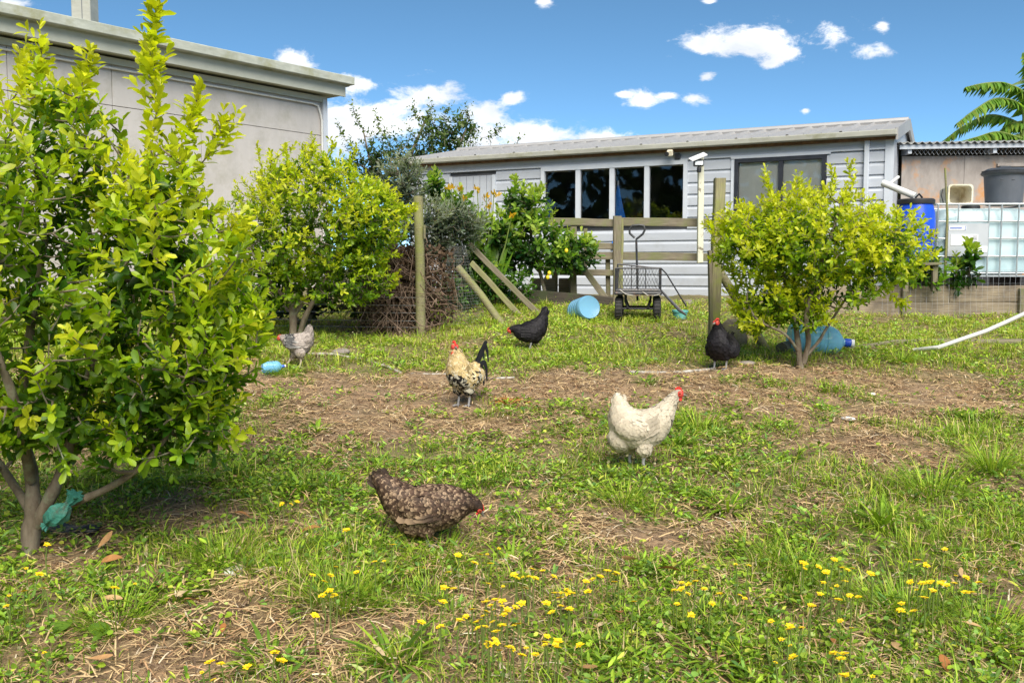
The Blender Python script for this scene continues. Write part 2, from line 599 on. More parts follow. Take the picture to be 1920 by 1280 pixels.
M_pupil = simple('bird_pupil', (0.005, 0.005, 0.005), None, 0.1, 10)
M_lemon = simple('lemon_skin', (0.75, 0.55, 0.02), (0.8, 0.62, 0.03), 0.4, 20)


# ------------------------------------------------------------------ noise and scatter helpers
def vnoise(x, y, seed=0):
    xi, yi = np.floor(x).astype(np.int64), np.floor(y).astype(np.int64)
    fx, fy = x - xi, y - yi
    fx, fy = fx * fx * (3 - 2 * fx), fy * fy * (3 - 2 * fy)

    def h(a, b):
        v = np.sin(a * 127.1 + b * 311.7 + seed * 74.7) * 43758.5453
        return v - np.floor(v)
    return (h(xi, yi) * (1 - fx) + h(xi + 1, yi) * fx) * (1 - fy) + (h(xi, yi + 1) * (1 - fx) + h(xi + 1, yi + 1) * fx) * fy


def fbm(x, y, seed=0, o=4):
    s, a, t = 0, 0.5, 0
    for k in range(o):
        s = s + a * vnoise(x * 2 ** k, y * 2 ** k, seed + k)
        t += a
        a *= 0.5
    return s / t


def frames(d, n):
    """orthonormal frames with columns (d, side, n')"""
    d = d / (np.linalg.norm(d, axis=1, keepdims=True) + 1e-9)
    s = np.cross(n, d)
    s /= np.linalg.norm(s, axis=1, keepdims=True) + 1e-9
    n2 = np.cross(d, s)
    return np.stack([d, s, n2], 2)


def inst(tv, tfs, pos, fr, sc, cols, shade=None):
    """merge N copies of a template: returns V, [faces], colours"""
    tv = np.asarray(tv, float)
    N, m = len(pos), len(tv)
    sc = np.asarray(sc, float)
    if sc.ndim == 1:
        sc = np.repeat(sc[:, None], 3, 1)
    V = pos[:, None, :] + np.einsum('nij,nmj->nmi', fr, tv[None] * sc[:, None, :])
    off = (np.arange(N) * m)[:, None, None]
    Fs = [(np.asarray(f)[None] + off).reshape(-1, len(f[0])) for f in tfs]
    C = np.repeat(cols[:, None, :], m, 1)
    if shade is not None:
        C = C * np.asarray(shade)[None, :, None] if np.ndim(shade) == 1 else C * np.asarray(shade)[None]
    return V.reshape(-1, 3), Fs, C.reshape(-1, 3)


class Pile:
    def __init__(self):
        self.V, self.F3, self.F4, self.C, self.n = [], [], [], [], 0

    def add(self, V, Fs, C):
        for f in Fs:
            (self.F3 if f.shape[1] == 3 else self.F4).append(f + self.n)
        self.V.append(V)
        self.C.append(C)
        self.n += len(V)

    def build(self, name, mat, parent=None, off=None, smooth=True):
        V = np.concatenate(self.V)
        if off is not None:
            V = V - np.array(off)
        Fs = []
        if self.F3:
            Fs.append(np.concatenate(self.F3))
        if self.F4:
            Fs.append(np.concatenate(self.F4))
        return np_obj(name, V, Fs, mat, parent, np.concatenate(self.C), smooth)


BLADE_V = [(0, -.5, 0), (0, .5, 0), (.5, -.42, .06), (.5, .42, .06), (1, 0, -.05)]
BLADE_F = [[(0, 1, 3, 2)], [(2, 3, 4)]]
BLADE_S = [.62, .62, 1, 1, 1.12]
OVAL_V = [(0, 0, 0), (.3, -.42, .07), (.3, .42, .07), (.72, -.38, .06), (.72, .38, .06), (1, 0, -.03), (.5, 0, -.02)]
OVAL_F = [[(0, 6, 1), (1, 6, 3), (3, 6, 5), (5, 6, 4), (4, 6, 2), (2, 6, 0)]]
STRIP_V = [(-.5, -.5, 0), (-.5, .5, 0), (0, -.5, .08), (0, .5, .08), (.5, -.4, 0), (.5, .4, 0)]
STRIP_F = [[(0, 1, 3, 2), (2, 3, 5, 4)]]


def leaf_template(n=5, fold=.22, droop=.16, wid=.5, tipx=1.0, curl=0.0, blunt=False):
    V, Fq = [], []
    for i in range(n):
        t = i / (n - 1)
        w = wid * (math.sin(math.pi * min(1, t * .93 + .05)) ** .75) * (1 - .25 * t)
        if blunt:
            w = wid * 1.12 * (t * .95 + .04) ** .65 * math.sqrt(max(0, 1 - t ** 3.6)) + .01
        z = -droop * t * t
        V += [(t * tipx, -w, z + fold * w + curl * w * t), (t * tipx, 0, z), (t * tipx, w, z + fold * w - curl * w * t)]
    for i in range(n - 1):
        a = i * 3
        Fq += [(a, a + 1, a + 4, a + 3), (a + 1, a + 2, a + 5, a + 4)]
    return np.array(V), [Fq]


def rand_unit(n):
    v = rng.normal(size=(n, 3))
    return v / np.linalg.norm(v, axis=1, keepdims=True)


# ------------------------------------------------------------------ ground
def blob(px, py, rx, ry, w=1.0):
    c = gp(px, py)
    d1, d2 = gp(px, py - ry).y, gp(px, py + ry).y
    return (c.x, c.y, rx * c.y / F, max(.08, (d1 - d2) / 2), w)


BARE = [blob(*b) for b in [(700, 752, 260, 50), (520, 722, 140, 28), (1000, 790, 200, 46, .65), (1150, 732, 260, 26), (1500, 765, 260, 40, .65), (1800, 735, 170, 26), (1205, 895, 42, 14, .9), (872, 768, 30, 10, .9), (1352, 705, 30, 8, .9),
                           (1400, 835, 120, 36, .6), (1240, 1000, 170, 52), (1550, 830, 90, 36), (650, 815, 130, 30), (330, 1130, 190, 50, .55),
                           (250, 1225, 150, 40, .5), (620, 1215, 140, 36, .4), (380, 960, 150, 40, .4), (900, 720, 170, 22), (860, 655, 40, 14, .7),
                           (1700, 860, 120, 20, .5), (1230, 930, 90, 18, .6), (680, 900, 110, 25, .35), (1480, 1150, 90, 30, .4), (60, 1060, 90, 40, .5),
                           (1500, 700, 200, 16, .8), (1250, 705, 150, 12, .7)]]
LUSH = [blob(*b) for b in [(1310, 800, 90, 50), (1760, 950, 190, 80), (1650, 1050, 200, 50), (1180, 925, 120, 40), (560, 915, 110, 30), (640, 1120, 100, 40),
                           (900, 870, 160, 40), (1780, 820, 120, 40), (500, 1060, 90, 30), (1380, 920, 80, 30), (960, 1000, 80, 30), (1500, 1000, 100, 40, .7)]]


def green(x, y):
    g = 0.62 - .05 * np.clip((6.2 - y) / 1.5, 0, 1) + 1.3 * (fbm(x * 2.3, y * 1.9, 3) - .5) + 1.25 * (fbm(x * 6, y * 5, 13) - .5)
    g = g + 0.45 * np.clip((y - 7.6) / .8, 0, 1)
    for (cx, cy, a, b, w) in BARE:
        g = g - .54 * w * np.exp(-(((x - cx) / a) ** 2 + ((y - cy) / b) ** 2) * 1.0)
    for (cx, cy, a, b, w) in LUSH:
        g = g + 0.5 * w * np.exp(-(((x - cx) / a) ** 2 + ((y - cy) / b) ** 2) * 1.2)
    return np.clip(g, 0.0, 1.15)


def axis_pts(lo, hi, step, far, grow=1.35):
    a = list(np.arange(lo, hi + 1e-6, step))
    s, v = step, a[-1]
    up = []
    while v < far:
        s *= grow
        v += s
        up.append(v)
    s, v = step, a[0]
    dn = []
    while v > -far:
        s *= grow
        v -= s
        dn.append(v)
    return np.array(dn[::-1] + a + up)


gx, gy = axis_pts(-8, 9, .055, 600), axis_pts(1.5, 14.0, .055, 900)
GX, GY = np.meshgrid(gx, gy)
near = (np.abs(GX) < 9) & (GY > 1.4) & (GY < 14.2)
GZ = np.where(near, gz(GX, GY), base_z(GY)) + np.where(near, (fbm(GX * 9, GY * 9, 5) - .5) * .045 + (fbm(GX * 3.1, GY * 3.1, 9) - .5) * .05, 0)
nx, ny = len(gx), len(gy)
ii = (np.arange(ny - 1)[:, None] * nx + np.arange(nx - 1)[None]).ravel()
gm, nt, b = newmat('yard_soil')
L = nt.links
t = nd(nt, 'ShaderNodeTexCoord')
n1 = nd(nt, 'ShaderNodeTexNoise', Scale=1.6, Detail=8.0, Roughness=.65)
n2_ = nd(nt, 'ShaderNodeTexNoise', Scale=34.0, Detail=6.0, Roughness=.7)
mpg = nd(nt, 'ShaderNodeMapping')
mpg.inputs['Scale'].default_value = (1, 2.6, 1)
mpg.inputs['Rotation'].default_value = (0, 0, .5)
n3_ = nd(nt, 'ShaderNodeTexNoise', Scale=60.0, Detail=4.0, Roughness=.6, Distortion=1.2)
for n_ in (n1, n2_):
    L.new(t.outputs['Object'], n_.inputs['Vector'])
L.new(t.outputs['Object'], mpg.inputs[0])
L.new(mpg.outputs[0], n3_.inputs['Vector'])
r1 = nd(nt, 'ShaderNodeValToRGB')
r1.color_ramp.elements[0].position, r1.color_ramp.elements[1].position = .36, .66
r1.color_ramp.elements[0].color, r1.color_ramp.elements[1].color = (0.11, 0.07, 0.044, 1), (0.29, 0.19, 0.112, 1)
L.new(n2_.outputs[0], r1.inputs[0])
r2 = nd(nt, 'ShaderNodeValToRGB')
r2.color_ramp.elements[0].position, r2.color_ramp.elements[1].position = .46, .62
r2.color_ramp.elements[0].color, r2.color_ramp.elements[1].color = (0, 0, 0, 1), (1, 1, 1, 1)
L.new(n3_.outputs[0], r2.inputs[0])
mxa = nd(nt, 'ShaderNodeMixRGB')
mxa.inputs[2].default_value = (0.50, 0.36, 0.20, 1)
mm_ = nd(nt, 'ShaderNodeMath', operation='MULTIPLY')
L.new(r2.outputs[0], mm_.inputs[0])
L.new(n1.outputs[0], mm_.inputs[1])
L.new(mm_.outputs[0], mxa.inputs[0])
L.new(r1.outputs[0], mxa.inputs[1])
at_ = nd(nt, 'ShaderNodeAttribute', attribute_name='Col')
mxb = nd(nt, 'ShaderNodeMixRGB')
mxb.inputs[2].default_value = (0.085, 0.105, 0.022, 1)
mg = nd(nt, 'ShaderNodeMath', operation='MULTIPLY')
mg.inputs[1].default_value = .55
L.new(at_.outputs['Fac'], mg.inputs[0])
L.new(mg.outputs[0], mxb.inputs[0])
L.new(mxa.outputs[0], mxb.inputs[1])
L.new(mxb.outputs[0], b.inputs['Base Color'])
b.inputs['Roughness'].default_value = .95
bp = nd(nt, 'ShaderNodeBump', Strength=.7, Distance=.012)
L.new(n2_.outputs[0], bp.inputs['Height'])
L.new(bp.outputs[0], b.inputs['Normal'])
gcol = np.repeat(green(GX, GY).ravel()[:, None], 3, 1)
ground = np_obj('ground', np.stack([GX.ravel(), GY.ravel(), GZ.ravel()], 1), np.stack([ii, ii + 1, ii + nx + 1, ii + nx], 1), gm, None, gcol)
tag(ground, 'sloping yard of bare soil, straw and weeds', 'ground', kind='structure')


def gzz(x, y):
    return gz(x, y) + (fbm(x * 9, y * 9, 5) - .5) * .045 + (fbm(x * 3.1, y * 3.1, 9) - .5) * .05


# ------------------------------------------------------------------ left building: a long panel shed
BC = Vector((-3.54, 18.0))
bd = Vector((.62, .785)).normalized()       # along the wall, away to the right
BL, BH = 12.0, 0
bang = math.atan2(bd.y, bd.x)
bz = float(base_z(14))
bwall_top = CAMH + 3.24
bld = thing('panel_building', 'long pale panel building with flat stained roof edge behind the citrus trees', 'building', (BC.x - bd.x * BL, BC.y - bd.y * BL, bz), (0, 0, bang))
H = bwall_top - bz
joints = [0, 1.55, 3.1, 4.65, 6.2, 7.75, 9.3, 12.0]
for k, (a, c) in enumerate(zip(joints, joints[1:])):
    for (z0, z1) in ((-.6, H - .72), (H - .72, H)):
        MB().box(((a + c) / 2, .05, (z0 + z1) / 2), (c - a - .008, .1, z1 - z0 - .009)).build('panel', M_wall, bld, bevel=.004)
MB().box((BL / 2, 2.6, (H - .6) / 2), (BL - .02, 4.98, H + .58)).build('core_wall', M_wall, bld)
MB().box((BL / 2, 2.32, H + .08), (BL + .44, 5.2, .08)).build('soffit', M_soffit, bld)
MB().box((BL / 2, -.30, H + .12), (BL + .44, .05, .21)).build('fascia_board', M_soffit, bld)
MB().box((BL / 2, -.36, H + .30), (BL + .64, .24, .15)).build('gutter', M_fascia, bld, bevel=.01)
MB().box((BL / 2, 2.25, H + .27), (BL + .6, 5.2, .12)).build('roof', M_fascia, bld)
MB().box((BL / 2, -.03, H - .05), (BL, .05, .10)).build('eave_strip', M_soffit, bld)
MB().tube([(2, -.045, H - .16), (BL - .35, -.045, H - .16), (BL - .22, -.045, H - .18), (BL - .16, -.045, H - .32), (BL - .13, -.045, H - .45), (BL - .13, -.045, 0)], .018, 8).build('conduit', M_pvc, bld, smooth=True)
MB().box((BL - .06, -.04, H / 2 - .3), (.10, .06, H + .5)).build('corner_trim', M_trim, bld)
fp = at(160, 40, 15.6)
flue = thing('square_flue', 'tall grey square flue standing on the panel building roof', 'flue', (fp.x, fp.y, bz + H + .3))
MB().box((0, 0, .75), (.31, .31, 1.6)).build('flue_pipe', M_gutter, flue, bevel=.01)
MB().box((.02, -.15, .75), (.012, .012, 1.6)).build('seam', M_ink, flue)

# ------------------------------------------------------------------ grey cabin
HA = R(-27)
hdir = Vector((math.cos(HA), math.sin(HA)))
hn = Vector((-hdir.y, hdir.x))              # into the house
HR = Vector((5.08, 12.61))
HL = 7.62
HO = HR - hdir * HL
hz = 1.20
house = thing('grey_cabin', 'low grey weatherboard cabin with ribbed metal roof behind the rail fence', 'cabin', (HO.x, HO.y, hz), (0, 0, HA))
EAVE = CAMH + 1.80 - hz
DEPTH = 3.6


def hx(px, py=400):
    """cabin-local (x, z) where the ray through a photo pixel meets the front wall"""
    r = ray(px, py)
    o = Vector((0, 0))
    # solve t: (r.xy*t - HO) . hn = 0
    tt = (HO.x * hn.x + HO.y * hn.y) / (r[0] * hn.x + r[1] * hn.y)
    q = Vector((r[0] * tt, r[1] * tt)) - HO
    return q.dot(hdir), CAMH + r[2] * tt - hz


w1a, w1t = hx(1023, 322)
w1b, w1bz = hx(1282, 408)
w2a, w2t = hx(1386, 306)
w2b, w2bz = hx(1540, 400)
d1a, d1t = hx(850, 332)
d1b, _ = hx(925, 328)
W1 = (w1a, w1b, w1bz - .02, w1t)
W2 = (w2a, w2b, w2bz - .25, w2t)
D1 = (d1a, d1b, .05, d1t)
FRZ = max(w1t, w2t) + .06
BP = .168
board_prof = [(0, 0), (-.026, -.045), (-.026, -.155), (-.004, -.165), (-.004, -.168), (.02, -.168), (.02, 0)]


def board(x0, x1, ztop, mat=M_board, clip=None):
    pr = [(y, ztop + z) for y, z in board_prof]
    if clip is not None:
        pr = [(y, max(z, clip)) for y, z in pr]
    V = [(x0, y, z) for y, z in pr] + [(x1, y, z) for y, z in pr]
    n = len(pr)
    Fl = [(i, (i + 1) % n, n + (i + 1) % n, n + i) for i in range(n)] + [tuple(range(n - 1, -1, -1)), tuple(range(n, 2 * n))]
    MB().add(V, Fl).build('weatherboard', mat, house)


z = FRZ
while z > -.12:
    segs = [(0.0, HL - .07)]
    for (a, c, b0, b1) in (W1, W2, D1):
        if z - BP < b1 + .05 and z > b0 - .05:
            ns_ = []
            for (s0, s1) in segs:
                if c + .06 <= s0 or a - .06 >= s1:
                    ns_.append((s0, s1))
                else:
                    if a - .06 > s0:
                        ns_.append((s0, a - .06))
                    if c + .06 < s1:
                        ns_.append((c + .06, s1))
            segs = ns_
    for (s0, s1) in segs:
        if s1 - s0 > .03:
            board(s0, s1, z - .001)
    z -= BP
MB().box((HL / 2, -.008, (FRZ + EAVE) / 2 + .03), (HL - .01, .036, EAVE - FRZ + .05)).build('frieze_board', M_board, house)
MB().box((HL / 2, -.03, FRZ + .012), (HL, .02, .022)).build('frieze_trim', M_trim, house)
# inner shell (leaves the window openings free)
mbk = MB()
xs = sorted([0.02, W1[0], W1[1], W2[0], W2[1], HL - .08])
for a, c in zip(xs, xs[1:]):
    win = None
    for w in (W1, W2):
        if abs(a - w[0]) < 1e-6:
            win = w
    if win:
        mbk.box(((a + c) / 2, .045, (win[2] - .3) / 2), (c - a, .05, win[2] + .3))
        mbk.box(((a + c) / 2, .045, (win[3] + EAVE) / 2), (c - a, .05, EAVE - win[3]))
    else:
        mbk.box(((a + c) / 2, .045, (EAVE - .3) / 2), (c - a, .05, EAVE + .3))
mbk.build('inner_shell', M_room, house)
MB().box((HL / 2, 2.5, EAVE / 2), (HL - .1, .04, EAVE)).build('back_wall', M_room, house)
MB().box((HL / 2, 1.3, .02), (HL - .1, 2.4, .04)).build('room_floor', M_room, house)
MB().box((.03, 1.3, EAVE / 2), (.04, 2.4, EAVE)).build('side_wall', M_room, house)
# right end: vertical ribbed cladding up to the gable
ridge = EAVE + .35
for k in range(int(DEPTH / .13)):
    y0 = .03 + k * .13
    yc = y0 + .065
    top = EAVE + .36 * (1 - abs(yc - DEPTH / 2) / (DEPTH / 2)) - .02
    MB().box((HL - .03, yc, top / 2 - .15), (.05, .118, top + .3)).build('end_board', M_board, house)
MB().box((HL - .035, -.012, EAVE / 2 - .15), (.11, .06, EAVE + .3)).build('corner_trim', M_trim, house)
MB().box((HL - .32, -.055, EAVE / 2 - .1), (.065, .055, EAVE + .1)).build('downpipe', M_trim, house, bevel=.008)


def window(W_, name, frame_mat, fw, mull, mw):
    a, c, b0, b1 = W_
    w = bpy.data.objects.new(name, None)
    link(w, house)
    mb = MB()
    for x in (a - fw / 2, c + fw / 2):
        mb.box((x, -.02, (b0 + b1) / 2), (fw, .07, b1 - b0 + 2 * fw))
    for zz in (b0 - fw / 2, b1 + fw / 2):
        mb.box(((a + c) / 2, -.021, zz), (c - a, .068, fw))
    mb.build('frame', frame_mat, w)
    xs_ = [a] + mull + [c]
    for x in mull:
        MB().box((x, -.016, (b0 + b1) / 2), (mw, .06, b1 - b0)).build('mullion', frame_mat, w)
    for i in range(len(xs_) - 1):
        l = xs_[i] + (mw / 2 if i else 0)
        r_ = xs_[i + 1] - (mw / 2 if i < len(xs_) - 2 else 0)
        MB().box(((l + r_) / 2, .002, (b0 + b1) / 2), (r_ - l - .002, .006, b1 - b0 - .002)).build('pane', M_glass, w)
    return w


window(W1, 'window', M_trim, .06, [hx(1085)[0], hx(1148.5)[0], hx(1213.5)[0]], .075)
w2 = window(W2, 'window', M_blackf, .055, [hx(1463)[0]], .06)
MB().box(((W2[0] + W2[1]) / 2, .022, (W2[2] + W2[3]) / 2), (W2[1] - W2[0] - .004, .01, W2[3] - W2[2] - .004)).build('blind', M_blind, w2)
a, c, b0, b1 = W2
MB().box(((a + c) / 2, -.02, b1 + .075), (c - a + .22, .06, .035)).build('window_head', M_trim, house)
MB().box((a - .08, -.018, (b0 + b1) / 2), (.05, .05, b1 - b0 + .1)).build('window_side', M_trim, house)
a, c, b0, b1 = D1
dr = bpy.data.objects.new('door', None)
link(dr, house)
for k in range(6):
    xa = a + (c - a) * k / 6
    MB().box((xa + (c - a) / 12, .012, (b0 + b1) / 2), ((c - a) / 6 - .008, .02, b1 - b0)).build('door_panel', M_board, dr)
MB().box((a - .03, -.015, (b0 + b1) / 2), (.06, .06, b1 - b0)).build('door_frame', M_trim, dr)
MB().box((c + .03, -.015, (b0 + b1) / 2), (.06, .06, b1 - b0)).build('door_frame', M_trim, dr)
# roof: ribbed sheets as single panels
NSH = 11
for side in (0, 1):
    for k in range(NSH):
        x0, x1 = -.12 + (HL + .16) * k / NSH, -.12 + (HL + .16) * (k + 1) / NSH
        wv = (x1 - x0)
        prof = [(0, .035), (.03, .035), (.05, 0), (wv * .33 - .01, 0), (wv * .33 + .005, .034), (wv * .33 + .02, 0), (wv * .66 - .01, 0), (wv * .66 + .005, .034), (wv * .66 + .02, 0), (wv - .02, 0), (wv, .033)]
        y0, z0, y1, z1 = (-.13, EAVE + .03, DEPTH / 2, ridge + .05) if side == 0 else (DEPTH + .13, EAVE + .03, DEPTH / 2, ridge + .05)
        V = [(x0 + u, y0, z0 + h) for u, h in prof] + [(x0 + u, y1, z1 + h) for u, h in prof]
        V += [(x0 + u, y0, z0 + h - .006) for u, h in prof] + [(x0 + u, y1, z1 + h - .006) for u, h in prof]
        n = len(prof)
        Fl = [(i, i + 1, n + i + 1, n + i) for i in range(n - 1)] + [(2 * n + i + 1, 2 * n + i, 3 * n + i, 3 * n + i + 1) for i in range(n - 1)]
        Fl += [(i + 1, i, 2 * n + i, 2 * n + i + 1) for i in range(n - 1)] + [(n + i, n + i + 1, 3 * n + i + 1, 3 * n + i) for i in range(n - 1)]
        MB().add(V, Fl).build('roof_sheet', M_zinc, house)
MB().tube([(-.14, DEPTH / 2, ridge + .075), (HL + .05, DEPTH / 2, ridge + .075)], .05, 8).build('ridge_cap', M_zinc, house)
MB().prism([(-.14, -.04), (HL + .06, -.04), (HL + .06, .04), (-.14, .04)], .12, Matrix.Translation((0, -.165, EAVE - .005))).build('gutter', M_gutter, house, bevel=.012)
MB().box((HL / 2, -.07, EAVE - .055), (HL + .1, .07, .05)).build('brown_fascia', M_brown_edge, house)  # dark brown mottled strip under the gutter
for s in (0, 1):
    y0, y1 = (-.16, DEPTH / 2) if s == 0 else (DEPTH + .16, DEPTH / 2)
    plank('barge_board', house.matrix_basis @ Vector((HL + .13, y0, EAVE - .03)), house.matrix_basis @ Vector((HL + .13, y1, ridge + .01)), .03, .15, M_trim, house) if False else \
        MB().add([(HL + .045, y0, EAVE - .10), (HL + .075, y0, EAVE - .10), (HL + .075, y1, ridge - .07), (HL + .045, y1, ridge - .07),
                  (HL + .045, y0, EAVE + .06), (HL + .075, y0, EAVE + .06), (HL + .075, y1, ridge + .10), (HL + .045, y1, ridge + .10)],
                 [(3, 2, 1, 0), (4, 5, 6, 7), (0, 1, 5, 4), (1, 2, 6, 5), (2, 3, 7, 6), (3, 0, 4, 7)]).build('barge_board', M_zinc, house)
MB().box((HL / 2, .0, -.22), (HL, .10, .24)).build('base_board', M_wall, house)

# folded blue parasol standing inside the window
u0, _ = hx(1150)
um = thing('blue_parasol', 'folded blue parasol seen through the dark cabin window', 'parasol', house.matrix_basis @ Vector((u0, .20, .04)), (0, 0, HA))
prof = []
for k in range(12):
    tt = k / 11
    prof.append((.012 + .19 * (1 - tt) ** 1.2, .62 + 1.0 * tt))
mb = MB()
V, Fl = [], []
for i, (r_, zz) in enumerate(prof):
    for k in range(16):
        aa = 2 * math.pi * k / 16
        rr = r_ * (1 + .28 * math.cos(4 * aa))
        V.append((rr * math.cos(aa), rr * math.sin(aa), zz))
for i in range(11):
    for k in range(16):
        Fl.append((i * 16 + k, i * 16 + (k + 1) % 16, (i + 1) * 16 + (k + 1) % 16, (i + 1) * 16 + k))
mb.add(V, Fl).build('canopy', M_bluecloth, um, smooth=True)
MB().tube([(0, 0, 0), (0, 0, 1.68)], .014, 8).build('pole', M_trim, um)

# security camera under the gutter
cx_, cz_ = hx(1266, 292)
sc_ = thing('security_camera', 'beige security camera mounted under the cabin gutter', 'camera', house.matrix_basis @ Vector((cx_, -.05, cz_)), (0, 0, HA))
MB().box((-.02, -.13, .03), (.085, .20, .085), Matrix.Rotation(R(18), 3, 'X') @ Matrix.Rotation(R(12), 3, 'Z')).build('housing', M_cream, sc_, bevel=.012)
MB().lathe([(.03, 0), (.034, .02)], 14, Matrix.Translation((-.035, -.235, -.005)) @ Matrix.Rotation(R(100), 4, 'X')).build('lens', M_black, sc_)
MB().box((.055, -.01, -.02), (.08, .05, .08)).build('bracket', M_blackf, sc_, bevel=.008)

# ------------------------------------------------------------------ plywood shed on the right
sp = at(1684, 300, 13.35)
shed = thing('plywood_shed', 'weathered plywood shed with corrugated roof beside the grey cabin', 'shed', (sp.x + .06, 13.35, 1.2), (0, 0, R(-4)))
st = at(1690, 293, 13.35).z - 1.2
for k in range(3):
    x0 = [0, .86, 2.08][k]
    x1 = [.855, 2.075, 3.6][k]
    MB().box(((x0 + x1) / 2, .02, st / 2 - .1), (x1 - x0, .02, st + .2)).build('ply_sheet', M_ply, shed)
plank('batten', shed.matrix_basis @ Vector((1.3, -.015, st - .13)), shed.matrix_basis @ Vector((2.05, -.015, st - .13)), .012, .045, M_ply, shed)
MB().box((1.75, 1.25, st / 2), (3.5, 2.2, st + .30)).build('core_wall', M_wood_dark, shed)  # dark wood reaches the roof so the gap under the eaves reads as shade
MB().add([(-.1, -.19, st + .075), (3.8, -.19, st + .10), (3.8, -.15, st + .10), (-.1, -.15, st + .075), (-.1, -.19, st + .135), (3.8, -.19, st + .16), (3.8, -.15, st + .16), (-.1, -.15, st + .135)],
         [(3, 2, 1, 0), (4, 5, 6, 7), (0, 1, 5, 4), (1, 2, 6, 5), (2, 3, 7, 6), (3, 0, 4, 7)]).build('fascia_board', M_trim, shed)
for x in (.05, 1.2, 2.4, 3.5):
    MB().box((x, .5, st + .055), (.05, 1.3, .075)).build('rafter', M_trim, shed)
for k in range(5):
    V, n = [], 17
    x0 = -.14 + k * .8
    for s_ in range(2):
        for i in range(n):
            xx = x0 + .8 * i / (n - 1)
            zc = st + .155 + .006 * xx + .016 * math.sin(2 * math.pi * (xx + .14) / .1) + s_ * .0
            V += [(xx, -.24, zc), (xx, 2.0, zc + .18), ] if s_ == 0 else [(xx, -.24, zc - .004), (xx, 2.0, zc + .176)]
    Fl = []
    for i in range(n - 1):
        a0 = 2 * i
        Fl += [(a0, a0 + 2, a0 + 3, a0 + 1), (2 * n + a0 + 2, 2 * n + a0, 2 * n + a0 + 1, 2 * n + a0 + 3), (a0 + 2, a0, 2 * n + a0, 2 * n + a0 + 2)]
    # finer corrugation needs more stations
    V, Fl, n = [], [], 65
    for i in range(n):
        xx = x0 + .8 * i / (n - 1)
        zc = st + .155 + .006 * xx + .016 * math.sin(2 * math.pi * (xx + .14) / .1)
        V += [(xx, -.24, zc), (xx, 2.0, zc + .18), (xx, -.24, zc - .005), (xx, 2.0, zc + .175)]
    for i in range(n - 1):
        a0 = 4 * i
        Fl += [(a0, a0 + 4, a0 + 5, a0 + 1), (a0 + 6, a0 + 2, a0 + 3, a0 + 7), (a0 + 4, a0, a0 + 2, a0 + 6)]
    MB().add(V, Fl).build('roof_sheet', M_corr, shed, smooth=True)
mb = MB()
for i in range(60):
    x = .1 + i * .058
    mb.tube([(x, -.12, st + .0), (x + .03, -.12, st + .04), (x, -.12, st + .08)], .0025, 3)
    mb.tube([(x + .058, -.121, st + .0), (x + .03, -.121, st + .04), (x + .058, -.121, st + .08)], .0025, 3)
mb.build('netting', M_wire, shed)

# ------------------------------------------------------------------ raised bed behind sleepers
sl0, sl1 = gp(1535, 594), gp(1925, 594)
SY = sl0.y + .05
szb = float(base_z(SY)) - .03
sxa, sxb = sl0.x, 8.6
retain = thing('sleeper_wall', 'low retaining wall of weathered timber sleepers below the water tank', 'retaining wall', ((sxa + sxb) / 2, SY, szb))
xsl = [sxa, 4.62, 6.5, sxb]
for r_ in range(2):
    off = .55 * r_
    xx = [sxa] + [v + off for v in xsl[1:-1]] + [sxb]
    for a, c in zip(xx, xx[1:]):
        plank('sleeper', (a + .004, SY, szb + .10 + r_ * .195), (c - .004, SY + .004, szb + .10 + r_ * .195), .055, .19, M_sleeper, retain, seed=int(a * 10) + r_)
for x in (4.62, 6.0, 7.4):
    plank('stake', (x, SY - .055, szb - .1), (x, SY - .055, szb + .36), .05, .05, M_wood, retain, seed=3)
bedz = szb + .36
bed = np_obj('garden_bed', *[(lambda X, Y: (np.stack([X.ravel(), Y.ravel(), (bedz + (fbm(X * 5, Y * 5, 2) - .5) * .05).ravel()], 1),
                                            np.array([(j * 30 + i, j * 30 + i + 1, (j + 1) * 30 + i + 1, (j + 1) * 30 + i) for j in range(11) for i in range(29)])))(*np.meshgrid(np.linspace(sxa, sxb, 30), np.linspace(SY + .03, SY + 2.3, 12)))][0], M_soil)
tag(bed, 'dark soil of the raised bed behind the sleepers', 'garden bed', kind='structure')

# wire netting hung along the sleepers
def wire_grid(mb, p0, ux, uz, nx_, nz_, r_=.0016, wob=.006, seed=1):
    rr = random.Random(seed)
    p0, ux, uz = Vector(p0), Vector(ux), Vector(uz)
    nrm = ux.cross(uz).normalized()
    g = [[p0 + ux * (i / nx_) + uz * (j / nz_) + nrm * rr.uniform(-wob, wob) + ux.normalized() * rr.uniform(-wob, wob) * .5 for i in range(nx_ + 1)] for j in range(nz_ + 1)]
    for j in range(nz_ + 1):
        mb.tube(g[j], r_, 3)
    for i in range(nx_ + 1):
        mb.tube([g[j][i] for j in range(nz_ + 1)], r_, 3)


nl = thing('wire_netting', 'fine wire netting hung in front of the timber sleepers', 'netting', (5.2, SY - .1, szb))
mb = MB()
wire_grid(mb, (4.35, SY - .095, szb + .02), (2.6, 0, 0), (0, .02, .56), 40, 7, .0011)
mb.build('wire_grid', M_wire, nl, off=nl.location)

